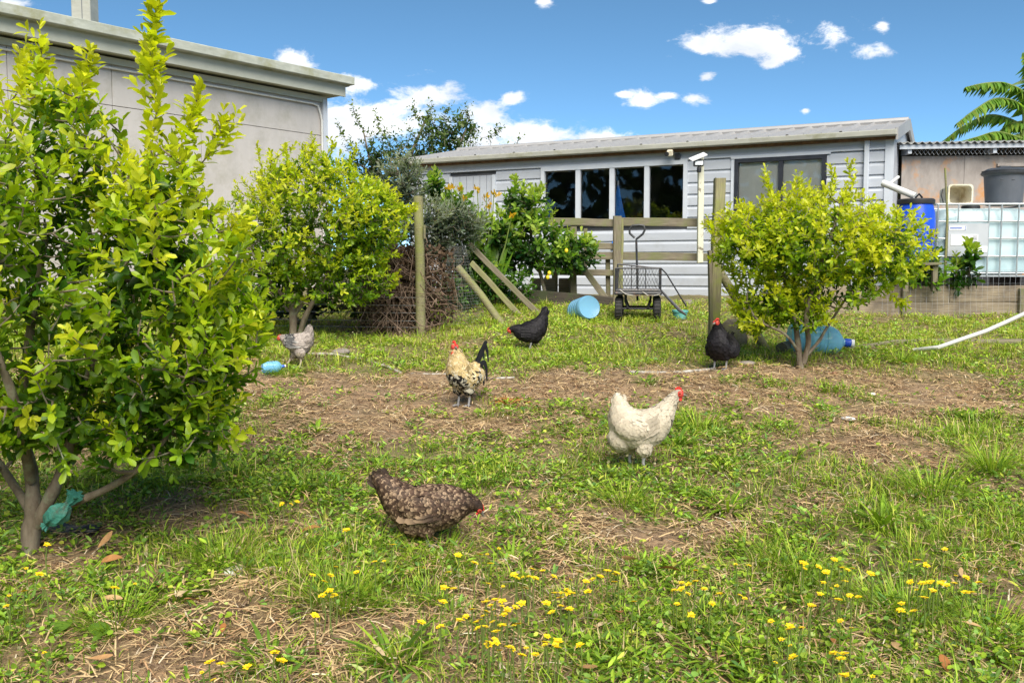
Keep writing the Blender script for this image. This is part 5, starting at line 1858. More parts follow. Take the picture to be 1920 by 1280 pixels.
# ------------------------------------------------------------------ hens
def hen(name, label, loc, yaw, chain, colf, blobs=(), lat=1.0, comb=None, wattle=.012, legs=((.02, .045), (-.02, -.045)), leg_mat=M_legg, thigh=None,
        head=None, beak_dir=(1, 0, -.12), tail=(), nfeath=1500, tail_cols=((.02, .02, .02),), scale=1.0, fl=.034, yaw_head=0.0, face=1.0, comb_t=.008, lift=0.0):
    """chain: (x, z, r_vertical, r_lateral) from the head to the tail tip; local +x is forward, ground at z = 0"""
    root = thing(name, label, 'hen' if name == 'hen' else 'rooster', loc, (0, 0, yaw))
    root.location.z += lift
    ch = np.array(chain, float)
    n = 60
    # arc length resampling with smooth interpolation
    Pth = smooth_path([(c[0], 0, c[1]) for c in ch], 10)
    tt = np.linspace(0, len(ch) - 1, len(Pth))
    rv = np.interp(tt, range(len(ch)), ch[:, 2])
    rl = np.interp(tt, range(len(ch)), ch[:, 3]) * lat
    PP = np.array([tuple(p) for p in Pth])
    bm = bmesh.new()

    def ell(c, r_, rot=None):
        M = Matrix.Translation(c) @ (rot or Matrix()) @ Matrix.Diagonal((r_[0], r_[1], r_[2], 1))
        bmesh.ops.create_icosphere(bm, subdivisions=2, radius=1, matrix=M)
    for p, a_, b_ in zip(PP, rv, rl):
        ell(p, (a_, b_, a_))
    for (c, r_) in blobs:
        ell(c, r_)
    th = thigh or [(l[0] - .005, l[1] * .95, .135, .044) for l in legs]
    for (x, y, z, r_) in th:
        ell((x, y, z), (r_, r_ * .85, r_ * 1.25))
    for (lx, ly), (tx, ty, tz, tr) in zip([l[:2] for l in legs], th):
        for k in range(5):
            f_ = k / 4
            ell((tx + (lx - tx) * f_ * .4, ty + (ly - ty) * f_ * .4, tz - f_ * (tr * 1.15)), (tr * (.8 - .55 * f_),) * 3)
    me = bpy.data.meshes.new('tmp')
    bm.to_mesh(me)
    bm.free()
    tmp = bpy.data.objects.new('tmp', me)
    COL.objects.link(tmp)
    md = tmp.modifiers.new('r', 'REMESH')
    md.mode = 'VOXEL'
    md.voxel_size = .0075
    sm_ = tmp.modifiers.new('s', 'SMOOTH')
    sm_.iterations = 6
    sm_.factor = .5
    dg = bpy.context.evaluated_depsgraph_get()
    dg.update()
    bme = bpy.data.meshes.new_from_object(tmp.evaluated_get(dg))
    bpy.data.objects.remove(tmp)
    bme.name = 'body'
    nv = len(bme.vertices)
    V = np.zeros(nv * 3)
    bme.vertices.foreach_get('co', V)
    V = V.reshape(-1, 3)
    a = bme.color_attributes.new('Col', 'FLOAT_COLOR', 'POINT')
    C = np.ones((nv, 4))
    cb_, ct_ = colf(V)
    C[:, :3] = cb_ * .75
    a.data.foreach_set('color', C.astype(np.float32).ravel())
    bme.polygons.foreach_set('use_smooth', [True] * len(bme.polygons))
    bme.materials.clear()
    bme.materials.append(M_feather)
    body = bpy.data.objects.new('body', bme)
    link(body, root)
    # overlapping feathers laid along the body, head to tail
    npoly = len(bme.polygons)
    cen = np.zeros(npoly * 3)
    nor = np.zeros(npoly * 3)
    bme.polygons.foreach_get('center', cen)
    bme.polygons.foreach_get('normal', nor)
    cen, nor = cen.reshape(-1, 3), nor.reshape(-1, 3)
    area = np.zeros(npoly)
    bme.polygons.foreach_get('area', area)
    # less on the face
    hd = PP[0]
    w = area * (np.linalg.norm(cen - hd, axis=1) > rv[0] * 1.05)
    pick = rng.choice(npoly, nfeath, p=w / w.sum())
    p, nn = cen[pick], nor[pick]
    dist = np.linalg.norm(p[:, None, [0, 2]] - PP[None][:, :, [0, 2]], axis=2)
    j = np.argmin(dist, axis=1)
    TT = np.gradient(PP, axis=0)
    flow = TT[j] / np.linalg.norm(TT[j], axis=1, keepdims=True)
    flow = flow + np.array([0, 0, -.35]) * (p[:, 2:3] < .2) + rng.normal(size=p.shape) * .10
    flow = flow - nn * np.sum(flow * nn, axis=1, keepdims=True)
    dirv = flow / (np.linalg.norm(flow, axis=1, keepdims=True) + 1e-9) + nn * .16
    size = fl * np.interp(j, [0, 8, 20, 35, 60], [.30, .5, .9, 1.15, 1.2]) * rng.uniform(.75, 1.25, nfeath)
    fb, ft = colf(p)
    fv = np.array([(0, -.22, 0), (0, .22, 0), (.45, -.36, .05), (.45, .36, .05), (.85, -.25, .03), (.85, .25, .03), (1, 0, .0)])
    ff = [[(0, 1, 3, 2), (2, 3, 5, 4)], [(4, 5, 6)]]
    Vf, Fs, Cf = inst(fv, ff, p - dirv * (size * .3)[:, None] + nn * .0015, frames(dirv, nn), size, np.ones((nfeath, 3)))
    tip = np.array([0, 0, .25, .25, .9, .9, 1.0])[None, :, None]
    Cf = (fb[:, None] * (1 - tip) + ft[:, None] * tip).reshape(-1, 3)
    pl = np_obj('plumage', Vf, [np.array(f) for f in Fs], M_feather, root, np.clip(Cf, .002, 1))
    pl['kind'] = 'stuff'
    # folded wings: rows of longer overlapping feathers on each flank
    k0 = int(len(PP) * .46)
    wc = PP[k0]
    for s_ in (-1, 1):
        rows = []
        for row, (nf, l0, zo) in enumerate(((9, .050, .035), (9, .062, .010), (8, .078, -.016), (7, .095, -.034))):
            for q in range(nf):
                u = q / (nf - 1)
                pos_ = wc + TT[k0] / np.linalg.norm(TT[k0]) * (-.075 + .10 * u) + np.array([0, 0, zo * (1 - .5 * u) + .012])
                rel = np.clip(1 - ((pos_[2] - wc[2]) / (rv[k0] * 1.02)) ** 2, .2, 1) ** .5
                pos_[1] = s_ * (rl[k0] * rel * (1 - .22 * abs(u - .4)) + .006 + .0025 * (3 - row))
                rows.append((pos_, l0 * rng.uniform(.9, 1.1)))
        wp_ = np.array([r_[0] for r_ in rows])
        wl_ = np.array([r_[1] for r_ in rows])
        nfw = len(wp_)
        dw = TT[k0][None] / np.linalg.norm(TT[k0]) + np.array([0, s_ * -.10, -.10]) + rng.normal(size=(nfw, 3)) * .05
        nw = np.tile(np.array([[0, s_ * 1.0, .35]]), (nfw, 1))
        Vw, Fw, Cw = inst(fv * np.array([1, .62, 1]), ff, wp_, frames(dw, nw), wl_, np.ones((nfw, 3)))
        b_, t_ = colf(wp_)
        Cw = (b_[:, None] * (1 - tip) * .8 + t_[:, None] * tip).reshape(-1, 3)
        np_obj('wing', Vw, [np.array(f) for f in Fw], M_feather, root, np.clip(Cw, .002, 1))
    # tail fan: each long feather its own piece of the tail
    if tail:
        tl = bpy.data.objects.new('tail', None)
        link(tl, root)
        for (pts, wd, col) in tail:
            sp_ = np.array([tuple(q) for q in smooth_path(pts, 4)])
            m_ = len(sp_)
            Tn = np.gradient(sp_, axis=0)
            Tn /= np.linalg.norm(Tn, axis=1, keepdims=True)
            sd_ = np.cross(Tn, np.array([0, 1.0, 0]))
            sd_ = sd_ / (np.linalg.norm(sd_, axis=1, keepdims=True) + 1e-9)
            ww = wd * np.sin(np.pi * (np.linspace(.12, .97, m_))) ** .6
            A_, B_ = sp_ + sd_ * ww[:, None], sp_ - sd_ * ww[:, None]
            th_ = np.array([0, .004, 0])
            VV = np.concatenate([A_, sp_ + th_, B_])
            k = np.arange(m_ - 1)
            Fq = np.concatenate([np.stack([k, k + 1, m_ + k + 1, m_ + k], 1), np.stack([m_ + k, m_ + k + 1, 2 * m_ + k + 1, 2 * m_ + k], 1)])
            np_obj('tail_feather', VV, [Fq], M_feather, tl, np.repeat([col], len(VV), 0) * rng.uniform(.8, 1.2, (len(VV), 1)))
    # head furniture, turned by yaw_head about the head
    hc = Vector(hd)
    HM = Matrix.Translation(hc) @ Matrix.Rotation(yaw_head, 4, 'Z')
    bd_ = Vector(beak_dir).normalized()
    pitch = math.atan2(-bd_.z, bd_.x)
    HM = HM @ Matrix.Rotation(pitch, 4, 'Y')
    r0 = rv[0]
    MB().lathe([(r0 * .42, 0), (r0 * .34, r0 * .45), (r0 * .16, r0 * .95), (.001, r0 * 1.2)], 10, HM @ Matrix.Translation((r0 * .72, 0, -r0 * .12)) @ Matrix.Rotation(R(96), 4, 'Y')).build('beak', M_beak, root, smooth=True)
    for s_ in (-1, 1):
        fm = bmesh.new()
        bmesh.ops.create_icosphere(fm, subdivisions=2, radius=1, matrix=HM @ Matrix.Translation((r0 * .40, s_ * r0 * .55, -r0 * .10)) @ Matrix.Diagonal((r0 * .74 * face, r0 * .50, r0 * .78 * face, 1)))
        me_ = bpy.data.meshes.new('face')
        fm.to_mesh(me_)
        fm.free()
        me_.polygons.foreach_set('use_smooth', [True] * len(me_.polygons))
        me_.materials.append(M_face)
        fo = bpy.data.objects.new('face_skin', me_)
        link(fo, root)
        e = MB()
        e.lathe([(.001, -.005), (.0035, -.004), (.0048, -.001), (.0042, .002), (.001, .0035)], 10, HM @ Matrix.Translation((r0 * .40, s_ * r0 * 1.02, r0 * .16)) @ Matrix.Rotation(R(-90 * s_), 4, 'X'))
        eo = e.build('eye', M_eye, root, smooth=True)
        MB().lathe([(.0024, 0), (.0018, .0008), (.0004, .001)], 8, HM @ Matrix.Translation((r0 * .40, s_ * (r0 * 1.02 + .0035), r0 * .16)) @ Matrix.Rotation(R(-90 * s_), 4, 'X')).build('pupil', M_pupil, eo)
        if wattle:
            V_, F_ = tube_arrays([(r0 * .55, s_ * r0 * .3, -r0 * .45), (r0 * .58, s_ * r0 * .34, -r0 * .45 - wattle * .7), (r0 * .52, s_ * r0 * .36, -r0 * .45 - wattle * 1.7), (r0 * .45, s_ * r0 * .3, -r0 * .45 - wattle * 2.1)],
                                 [wattle * .35, wattle * .7, wattle * .8, wattle * .2], 10)
            MB().add([HM @ Vector(q) for q in V_], F_).build('wattle', M_comb, root, smooth=True)
    ch_ = comb or .014
    poly = [(-r0 * .75, r0 * .55), (-r0 * .8, r0 * .8 + ch_ * .6), (-r0 * .55, r0 * .75 + ch_ * .45), (-r0 * .42, r0 * .8 + ch_ * 1.15), (-r0 * .15, r0 * .78 + ch_ * .6), (0, r0 * .78 + ch_ * 1.35), (r0 * .22, r0 * .75 + ch_ * .6),
            (r0 * .40, r0 * .7 + ch_ * 1.1), (r0 * .55, r0 * .6 + ch_ * .4), (r0 * .8, r0 * .5 + ch_ * .55), (r0 * .88, r0 * .12), (r0 * .3, r0 * .5)]
    MB().prism(poly, comb_t, HM).build('comb', M_comb, root, bevel=.0015)
    # shanks with toes
    for (lx, ly), (tx, ty, tz, tr) in zip([l[:2] for l in legs], th):
        l_ = MB()
        top = Vector((tx + (lx - tx) * .4, ty + (ly - ty) * .4, tz - tr * .9))
        hock = Vector((top.x * .5 + lx * .5 - .012, ly, .062 - lift * .6))
        foot = Vector((lx, ly, .008 - lift))
        l_.tube([top, hock, foot], [.010, .0085, .0075], 8)
        for aa, ll in ((0, .052), (38, .044), (-38, .044), (175, .024)):
            e_ = foot + Vector((math.cos(R(aa)) * ll, math.sin(R(aa)) * ll, -.004))
            l_.tube([foot, foot.lerp(e_, .5) + Vector((0, 0, .004)), e_], [.0065, .005, .002], 6)
        l_.build('leg', leg_mat, root, smooth=True)
    return root


def mixn(p, s, seed):
    return fbm(p[:, 0] * s + 7, p[:, 2] * s + p[:, 1] * s * .8 + 3, seed)


def col_white(p):
    n = len(p)
    b_ = np.array([[.64, .56, .44]]) * np.ones((n, 1)) * (1 - .18 * rng.random((n, 1)))
    dark = (rng.random((n, 1)) < .07) & (p[:, :1] > -.02)
    t_ = np.where(dark, b_ * .72, b_ * (1.02 + .1 * rng.random((n, 1))))
    up_ = np.clip((p[:, 2:3] - .22) * 5, 0, 1)
    t_ = t_ * (1 + .10 * up_)
    return b_ * .90, np.clip(t_, 0, .85)


def col_brown(p):
    n = len(p)
    k = rng.random((n, 1))
    b_ = np.array([[.06, .036, .024]]) * (.4 + .9 * k)
    t_ = np.where(rng.random((n, 1)) < .45, np.array([[.36, .25, .16]]) * (.6 + .7 * rng.random((n, 1))), b_ * 1.7)
    hd = (p[:, :1] > .20)
    t_ = np.where(hd, t_ * .45, t_)
    tl = p[:, :1] < -.12
    t_ = np.where(tl & (rng.random((n, 1)) < .5), b_ * 1.2, t_)
    return b_, t_


def col_black(p):
    n = len(p)
    k = rng.random((n, 1))
    b_ = np.array([[.010, .009, .011]]) * (.7 + .6 * k)
    return b_, np.array([[.017, .015, .019]]) * (.5 + .9 * rng.random((n, 1)))


def col_grey(p):
    n = len(p)
    k = rng.random((n, 1))
    b_ = np.array([[.34, .29, .26]]) * (.7 + .5 * k)
    t_ = np.array([[.46, .40, .36]]) * (.7 + .5 * rng.random((n, 1)))
    neck = (p[:, :1] > .015) & (p[:, :1] < .085) & (p[:, 2:3] > .20)
    t_ = np.where(neck & (k < .6), np.array([[.03, .03, .035]]), np.where(neck, np.array([[.6, .57, .52]]), t_))
    b_ = np.where(neck, np.array([[.10, .10, .10]]), b_)
    hd = p[:, :1] > .09
    t_ = np.where(hd, np.array([[.5, .4, .36]]), t_)
    leg_ = p[:, 2:3] < .14
    t_ = np.where(leg_, np.array([[.42, .36, .27]]) * (.8 + .3 * k), t_)
    tail_ = (p[:, :1] < -.08) & (k < .4)
    t_ = np.where(tail_, t_ * .45, t_)
    return b_, t_


def col_rooster(p):
    n = len(p)
    k = rng.random((n, 1))
    y_ = np.array([[.66, .50, .24]]) * (.8 + .3 * k)
    hack = np.where(k < .05, y_ * .45, np.where(k > .7, np.array([[.72, .62, .42]]), y_))
    br = np.where(rng.random((n, 1)) < .55, np.array([[.014, .013, .013]]), np.array([[.50, .47, .38]]) * (.7 + .5 * k))
    z_ = p[:, 2:3]
    isb = z_ < .245 + .03 * (k - .5)
    side = (np.abs(p[:, 1:2]) > .075) & (rng.random((n, 1)) < .6)
    t_ = np.where(isb & ~side, br, hack)
    rear = p[:, :1] < -.10
    t_ = np.where(rear, np.array([[.015, .016, .018]]), t_)
    b_ = np.where(rear, np.array([[.012, .012, .013]]), np.where(isb & ~side, br, y_ * .8))
    return b_, t_


def place(px, py):
    g = gp(px, py)
    g.z = float(gzz(g.x, g.y))
    return g


def fan(base, tip, n, spread, wd, col, lat=.03):
    out = []
    b_, t_ = Vector(base), Vector(tip)
    for k in range(n):
        f_ = (k / (n - 1) - .5) * 2 if n > 1 else 0
        dv = t_ - b_
        e = b_ + Matrix.Rotation(f_ * spread, 3, 'Y') @ dv * (1 - .12 * abs(f_))
        yy = lat * (-1) ** k * (.3 + .7 * rng.random())
        b2 = b_ + Vector((0, yy * .4, 0))
        e = e + Vector((0, yy, 0))
        out.append(([b2, b2.lerp(e, .5) + Vector((-.006, 0, .006)), e], wd, tuple(np.array(col) * rng.uniform(.8, 1.15))))
    return out


# white hen walking right
g = place(1196, 885)
hen('hen', 'cream white hen with red comb walking across the grass', g, R(-14),
    [(.212, .422, .026, .024), (.185, .39, .034, .032), (.155, .345, .046, .044), (.115, .285, .074, .070), (.06, .235, .10, .088), (0, .218, .109, .098), (-.055, .228, .10, .093), (-.085, .275, .078, .075), (-.102, .335, .048, .046), (-.112, .385, .024, .026)],
    col_white, blobs=[((-.09, 0, .165), (.075, .08, .075)), ((-.02, .09, .235), (.095, .022, .055)), ((-.02, -.09, .235), (.095, .022, .055))], comb=.016, wattle=.013, lift=.02,
    legs=((.045, -.04), (-.04, .045)), tail=fan((-.085, 0, .31), (-.12, 0, .41), 7, R(22), .022, (.56, .50, .41)), nfeath=3000, fl=.026)
# speckled brown hen pecking
g = place(795, 1020)
hen('hen', 'speckled brown hen feeding head down among yellow flowers', g, R(-8),
    [(.245, .172, .023, .021), (.222, .190, .029, .027), (.175, .192, .052, .046), (.105, .180, .090, .080), (.03, .165, .104, .10), (-.04, .158, .100, .10), (-.095, .188, .082, .08), (-.142, .230, .060, .058), (-.178, .268, .040, .04), (-.205, .292, .022, .025)],
    col_brown, blobs=[((-.03, 0, .10), (.09, .085, .06)), ((.01, .088, .185), (.10, .022, .055)), ((.01, -.088, .185), (.10, .022, .055))], comb=.004, wattle=.007, face=.6, lift=.0, beak_dir=(.6, 0, -.8),
    legs=((.03, -.04), (-.02, .045)), thigh=[(.02, -.04, .10, .045), (-.025, .04, .10, .045)], tail=fan((-.15, 0, .23), (-.235, 0, .315), 9, R(26), .020, (.06, .042, .032)), nfeath=4200, fl=.020)
# black hen bending down
g = place(995, 655)
hen('hen', 'black hen bending down in the green grass with tail raised', g, R(180 + 12),
    [(.205, .185, .023, .021), (.175, .195, .030, .028), (.14, .19, .043, .04), (.085, .165, .074, .066), (.015, .165, .10, .088), (-.05, .19, .096, .084), (-.095, .245, .066, .06), (-.122, .31, .04, .04), (-.14, .37, .02, .024)],
    col_black, blobs=[((-.03, 0, .12), (.07, .07, .06))], comb=.009, wattle=.009, beak_dir=(.7, 0, -.7), tail=fan((-.11, 0, .29), (-.15, 0, .40), 7, R(20), .02, (.014, .013, .016)), nfeath=1300, fl=.036)
# black hen standing, facing the camera
g = place(1352, 699)
hen('hen', 'upright black hen with red face standing before the tall post', g, R(-90 - 32),
    [(.115, .395, .028, .026), (.105, .37, .036, .034), (.09, .335, .044, .044), (.075, .285, .066, .072), (.055, .225, .092, .10), (.0, .188, .112, .118), (-.07, .188, .102, .11), (-.13, .20, .07, .08), (-.18, .235, .04, .05)],
    col_black, blobs=[((-.03, .098, .17), (.10, .03, .07)), ((-.03, -.098, .17), (.10, .03, .07))], comb=.012, wattle=.010, yaw_head=R(-28), legs=((.03, .05), (.03, -.05)), nfeath=1500, fl=.036,
    tail=fan((-.16, 0, .22), (-.25, 0, .29), 5, R(18), .02, (.014, .013, .016)))
# grey speckled hen walking left
g = place(553, 686)
hen('hen', 'small grey and white hen with streaked neck walking under the round citrus', g, R(180 + 6),
    [(.122, .262, .024, .022), (.10, .258, .030, .028), (.07, .247, .042, .04), (.03, .225, .066, .06), (-.025, .215, .082, .072), (-.08, .225, .076, .068), (-.11, .262, .052, .05), (-.122, .31, .034, .034), (-.128, .34, .02, .024)],
    col_grey, blobs=[((-.07, 0, .17), (.055, .055, .05))], comb=.006, wattle=.006, beak_dir=(1, 0, -.35), legs=((.085, -.035), (-.045, .035)), thigh=[(.0, -.035, .135, .042), (-.045, .032, .14, .046)], leg_mat=M_legy, nfeath=1300, fl=.030,
    tail=fan((-.11, 0, .29), (-.14, 0, .36), 6, R(22), .018, (.34, .30, .28)))
# rooster facing the camera
g = place(872, 760)
blk = (.016, .017, .020)
sick = [([(-.13, .0, .27), (-.19, .0, .36), (-.235, .0, .405), (-.27, .0, .37), (-.285, .0, .28)], .020, blk), ([(-.13, .01, .27), (-.18, .012, .35), (-.225, .012, .42), (-.255, .012, .43)], .024, blk),
        ([(-.13, -.012, .26), (-.19, -.015, .33), (-.23, -.015, .37), (-.255, -.015, .30)], .022, (.03, .045, .042)), ([(-.12, 0, .26), (-.175, 0, .33), (-.205, 0, .39)], .03, blk),
        ([(-.12, .02, .25), (-.18, .03, .29), (-.215, .03, .25), (-.225, .03, .15)], .020, blk), ([(-.12, -.02, .25), (-.18, -.03, .28), (-.205, -.03, .22), (-.21, -.03, .13)], .022, (.05, .05, .05)),
        ([(-.12, .01, .24), (-.17, .015, .26), (-.195, .02, .2), (-.2, .02, .12)], .022, blk), ([(-.12, -.01, .24), (-.165, -.01, .30), (-.195, -.01, .34)], .03, blk)]
hen('rooster', 'cream necked rooster with mottled black breast and dark sickle tail', g, R(-90 - 34),
    [(.125, .425, .027, .025), (.115, .395, .038, .037), (.10, .35, .052, .054), (.085, .295, .070, .076), (.06, .235, .088, .098), (.01, .20, .10, .108), (-.05, .20, .09, .095), (-.10, .225, .062, .066), (-.135, .26, .038, .04)],
    col_rooster, blobs=[((-.01, .09, .21), (.09, .025, .055)), ((-.01, -.09, .21), (.09, .025, .055))], comb=.017, wattle=.022, comb_t=.013, lift=.006, yaw_head=R(64), legs=((.02, .045), (.03, -.04)), nfeath=2000, fl=.034, tail=sick)

# ------------------------------------------------------------------ ground cover
def scatter(n, ylo=2.55, yhi=12.4, bias=1.6):
    """points over the yard in view, a margin past the frame, thinner with distance"""
    u = rng.random(n)
    y = ylo * (yhi / ylo) ** (u ** (1 / bias))
    x = (rng.random(n) * 2 - 1) * (y * .66 + .5)
    ok_ = ~((y > SY - .03) & (x > sxa))
    return x[ok_], y[ok_]


GC = {'g': (.22, .36, .028), 'b': (.34, .49, .04), 'y': (.50, .54, .08), 'd': (.11, .21, .022), 's': (.60, .47, .25)}


def cols_from(n, probs):
    ks = list(probs)
    pr = np.array([probs[k] for k in ks])
    idx = rng.choice(len(ks), n, p=pr / pr.sum())
    return np.array([GC[k] for k in ks])[idx] * (1 + rng.normal(size=(n, 1)) * .2)


# grass in tufts
pile = Pile()
cx, cy = scatter(30000, bias=1.3)
gd = green(cx, cy)
patch = fbm(cx * 1.9 + 5, cy * 1.5, 21)
kp = rng.random(len(cx)) < np.clip(gd * 1.15 - .12, .02, 1) * np.clip((patch - .28) * 3.2, .18, 1)
cx, cy, gd, patch = cx[kp], cy[kp], gd[kp], patch[kp]
nb = rng.integers(7, 20, len(cx))
si = np.repeat(np.arange(len(cx)), nb)
N = len(si)
lush = np.clip(gd, 0, 1)[si]
sp_ = .035 * (.6 + rng.random(len(cx)))[si]
ox, oy = rng.normal(size=N) * sp_, rng.normal(size=N) * sp_
x, y = cx[si] + ox, cy[si] + oy
az = np.arctan2(oy, ox) + rng.normal(size=N) * .7
lean = rng.uniform(.25, 1.15, N)
tall = (.45 + .8 * rng.random(len(cx)) ** 2)[si]
Lb = rng.uniform(.045, .125, N) * (.5 + .65 * lush) * tall
dirs = np.stack([np.cos(az) * np.sin(lean), np.sin(az) * np.sin(lean), np.cos(lean)], 1)
nr = np.stack([-np.cos(az) * np.cos(lean), -np.sin(az) * np.cos(lean), np.sin(lean)], 1)
far = np.clip((y - 7.2) / 1.5, 0, 1)
ca = cols_from(N, {'g': 3, 'b': 2.2, 'y': 1.2, 'd': 1.2, 's': .9})
cbb = cols_from(N, {'g': 2, 'b': 4, 'y': 3.5, 's': .9})
tc_ = (rng.random(N) < far)[:, None]
cols = np.clip(np.where(tc_, cbb, ca), .01, .8)
wid = rng.uniform(.0022, .0045, N) * (1 + .07 * y)
V, Fs, C = inst(BLADE_V, BLADE_F, np.stack([x, y, gzz(x, y) - .006], 1), frames(dirs, nr), np.stack([Lb, wid, Lb * 2.2], 1), cols, BLADE_S)
pile.add(V, Fs, C)
go = pile.build('grass', M_herb)
tag(go, 'short mixed green and dry grass covering the yard', 'grass', kind='stuff')

# broad-leaved weeds: rosettes of small rounded leaves
pile = Pile()
cx, cy = scatter(30000, bias=1.3)
gd = green(cx, cy)
patch = fbm(cx * 1.6, cy * 1.3 + 9, 33)
kp = rng.random(len(cx)) < np.clip(gd * 1.1 - .05, .05, 1) * np.clip((patch - .3) * 3.4, .12, 1)
cx, cy = cx[kp], cy[kp]
kind = fbm(cx * 1.2 + 40, cy * 1.2, 50)[:]
nb = rng.integers(6, 13, len(cx))
si = np.repeat(np.arange(len(cx)), nb)
N = len(si)
rad = (.025 + .05 * rng.random(len(cx)))[si]
a_ = rng.random(N) * 6.283
rr_ = np.sqrt(rng.random(N)) * rad
x, y = cx[si] + np.cos(a_) * rr_, cy[si] + np.sin(a_) * rr_
hgt = rng.uniform(.008, .055, N) * (1.2 - rr_ / rad * .6)
narrow = (rng.random(len(cx)) < .28)[si]
dirs = np.stack([np.cos(a_), np.sin(a_), rng.uniform(-.15, .6, N) + narrow * .3], 1)
nr = np.array([0, 0, 1.0]) + rng.normal(size=(N, 3)) * .35
Ll = np.where(narrow, rng.uniform(.022, .052, N), rng.uniform(.011, .027, N)) * (1 + .02 * y)
Wl = np.where(narrow, Ll * .28, Ll * rng.uniform(.8, 1.15, N))
far = np.clip((y - 7.2) / 1.5, 0, 1)
ca = cols_from(N, {'g': 3, 'b': 1.8, 'd': 2.2, 'y': .6})
cbb = cols_from(N, {'g': 2, 'b': 3, 'y': 2})
cols = np.where((rng.random(N) < far)[:, None], cbb, ca)
tint = rng.random(len(cx))[si][:, None]
cols = np.clip(cols * np.where(tint < .2, np.array([[.95, 1.05, 2.4]]), 1.0), .008, .8)
V, Fs, C = inst(OVAL_V, OVAL_F, np.stack([x, y, gzz(x, y) + hgt], 1), frames(dirs, nr), np.stack([Ll, Wl, Ll], 1), cols)
pile.add(V, Fs, C)
wo_ = pile.build('weeds', M_herb)
tag(wo_, 'low broad-leaved weeds and clover spread through the yard', 'weeds', kind='stuff')

# straw and dry litter
pile = Pile()
x, y = scatter(210000, bias=1.5)
gd = green(x, y)
kp = rng.random(len(x)) < np.clip(1.1 - gd * .66, .25, 1) * np.clip((fbm(x * 3, y * 2.4, 77) - .25) * 3, .25, 1)
x, y = x[kp], y[kp]
N = len(x)
az = rng.random(N) * 6.283
tilt = rng.normal(size=N) * .16
dirs = np.stack([np.cos(az), np.sin(az), tilt], 1)
L_ = rng.uniform(.025, .11, N)
W_ = rng.uniform(.002, .0048, N) * (1 + .06 * y)
k = rng.random((N, 1))
cols = np.where(k < .55, np.array([[.56, .41, .22]]), np.where(k < .8, np.array([[.42, .26, .14]]), np.where(k < .93, np.array([[.15, .10, .065]]), np.array([[.66, .55, .39]])))) * (1 + rng.normal(size=(N, 1)) * .18)
V, Fs, C = inst(STRIP_V, STRIP_F, np.stack([x, y, gzz(x, y) + rng.uniform(.002, .03, N)], 1), frames(dirs, np.array([0, 0, 1.0]) + rng.normal(size=(N, 3)) * .25), np.stack([L_, W_, L_], 1), np.clip(cols, .02, .8))
pile.add(V, Fs, C)
# crumbs and flakes
x, y = scatter(26000, bias=1.6)
gd = green(x, y)
kp = rng.random(len(x)) < np.clip(1.0 - gd * .8, .08, 1)
x, y = x[kp], y[kp]
N = len(x)
L_ = rng.uniform(.006, .022, N)
k = rng.random((N, 1))
cols = np.where(k < .5, np.array([[.11, .075, .05]]), np.where(k < .8, np.array([[.28, .17, .10]]), np.array([[.45, .36, .26]]))) * (1 + rng.normal(size=(N, 1)) * .2)
V, Fs, C = inst(OVAL_V, OVAL_F, np.stack([x, y, gzz(x, y) + .004], 1), frames(rand_unit(N) * np.array([1, 1, .3]), np.array([0, 0, 1.0]) + rng.normal(size=(N, 3)) * .4), np.stack([L_, L_ * .7, L_], 1), np.clip(cols, .02, .8))
pile.add(V, Fs, C)
st_ = pile.build('straw_litter', M_dry)
tag(st_, 'dry straw and leaf crumbs scattered over the bare soil', 'straw', kind='stuff')

# pale seed heads on thin stalks
pile = Pile()
x, y = scatter(3600, yhi=9.5, bias=1.2)
gd = green(x, y)
kp = (rng.random(len(x)) < np.clip(gd - .35, 0, 1)) & (fbm(x * 1.3 + 3, y * 1.3, 91) > .47)
x, y = x[kp], y[kp]
N = len(x)
hh = rng.uniform(.05, .14, N)
dirs = np.array([0, 0, 1.0]) + rng.normal(size=(N, 3)) * .15
z = gzz(x, y)
P0 = np.stack([x, y, z], 1)
fr_ = frames(dirs, rand_unit(N))
pile.add(*inst(BLADE_V, BLADE_F, P0, fr_, np.stack([hh, np.full(N, .0022), hh * .2], 1), np.array([[.20, .22, .07]]) * rng.uniform(.7, 1.3, (N, 1))))
for a_ in range(3):
    pile.add(*inst(OVAL_V, OVAL_F, P0 + fr_[:, :, 0] * (hh * .93)[:, None], frames(dirs + rng.normal(size=(N, 3)) * .5, rand_unit(N)), rng.uniform(.008, .016, N), np.array([[.44, .40, .24]]) * rng.uniform(.6, 1.3, (N, 1))))
sh = pile.build('seed_heads', M_herb)
tag(sh, 'pale seed heads on thin stalks among the weeds', 'seed heads', kind='stuff')

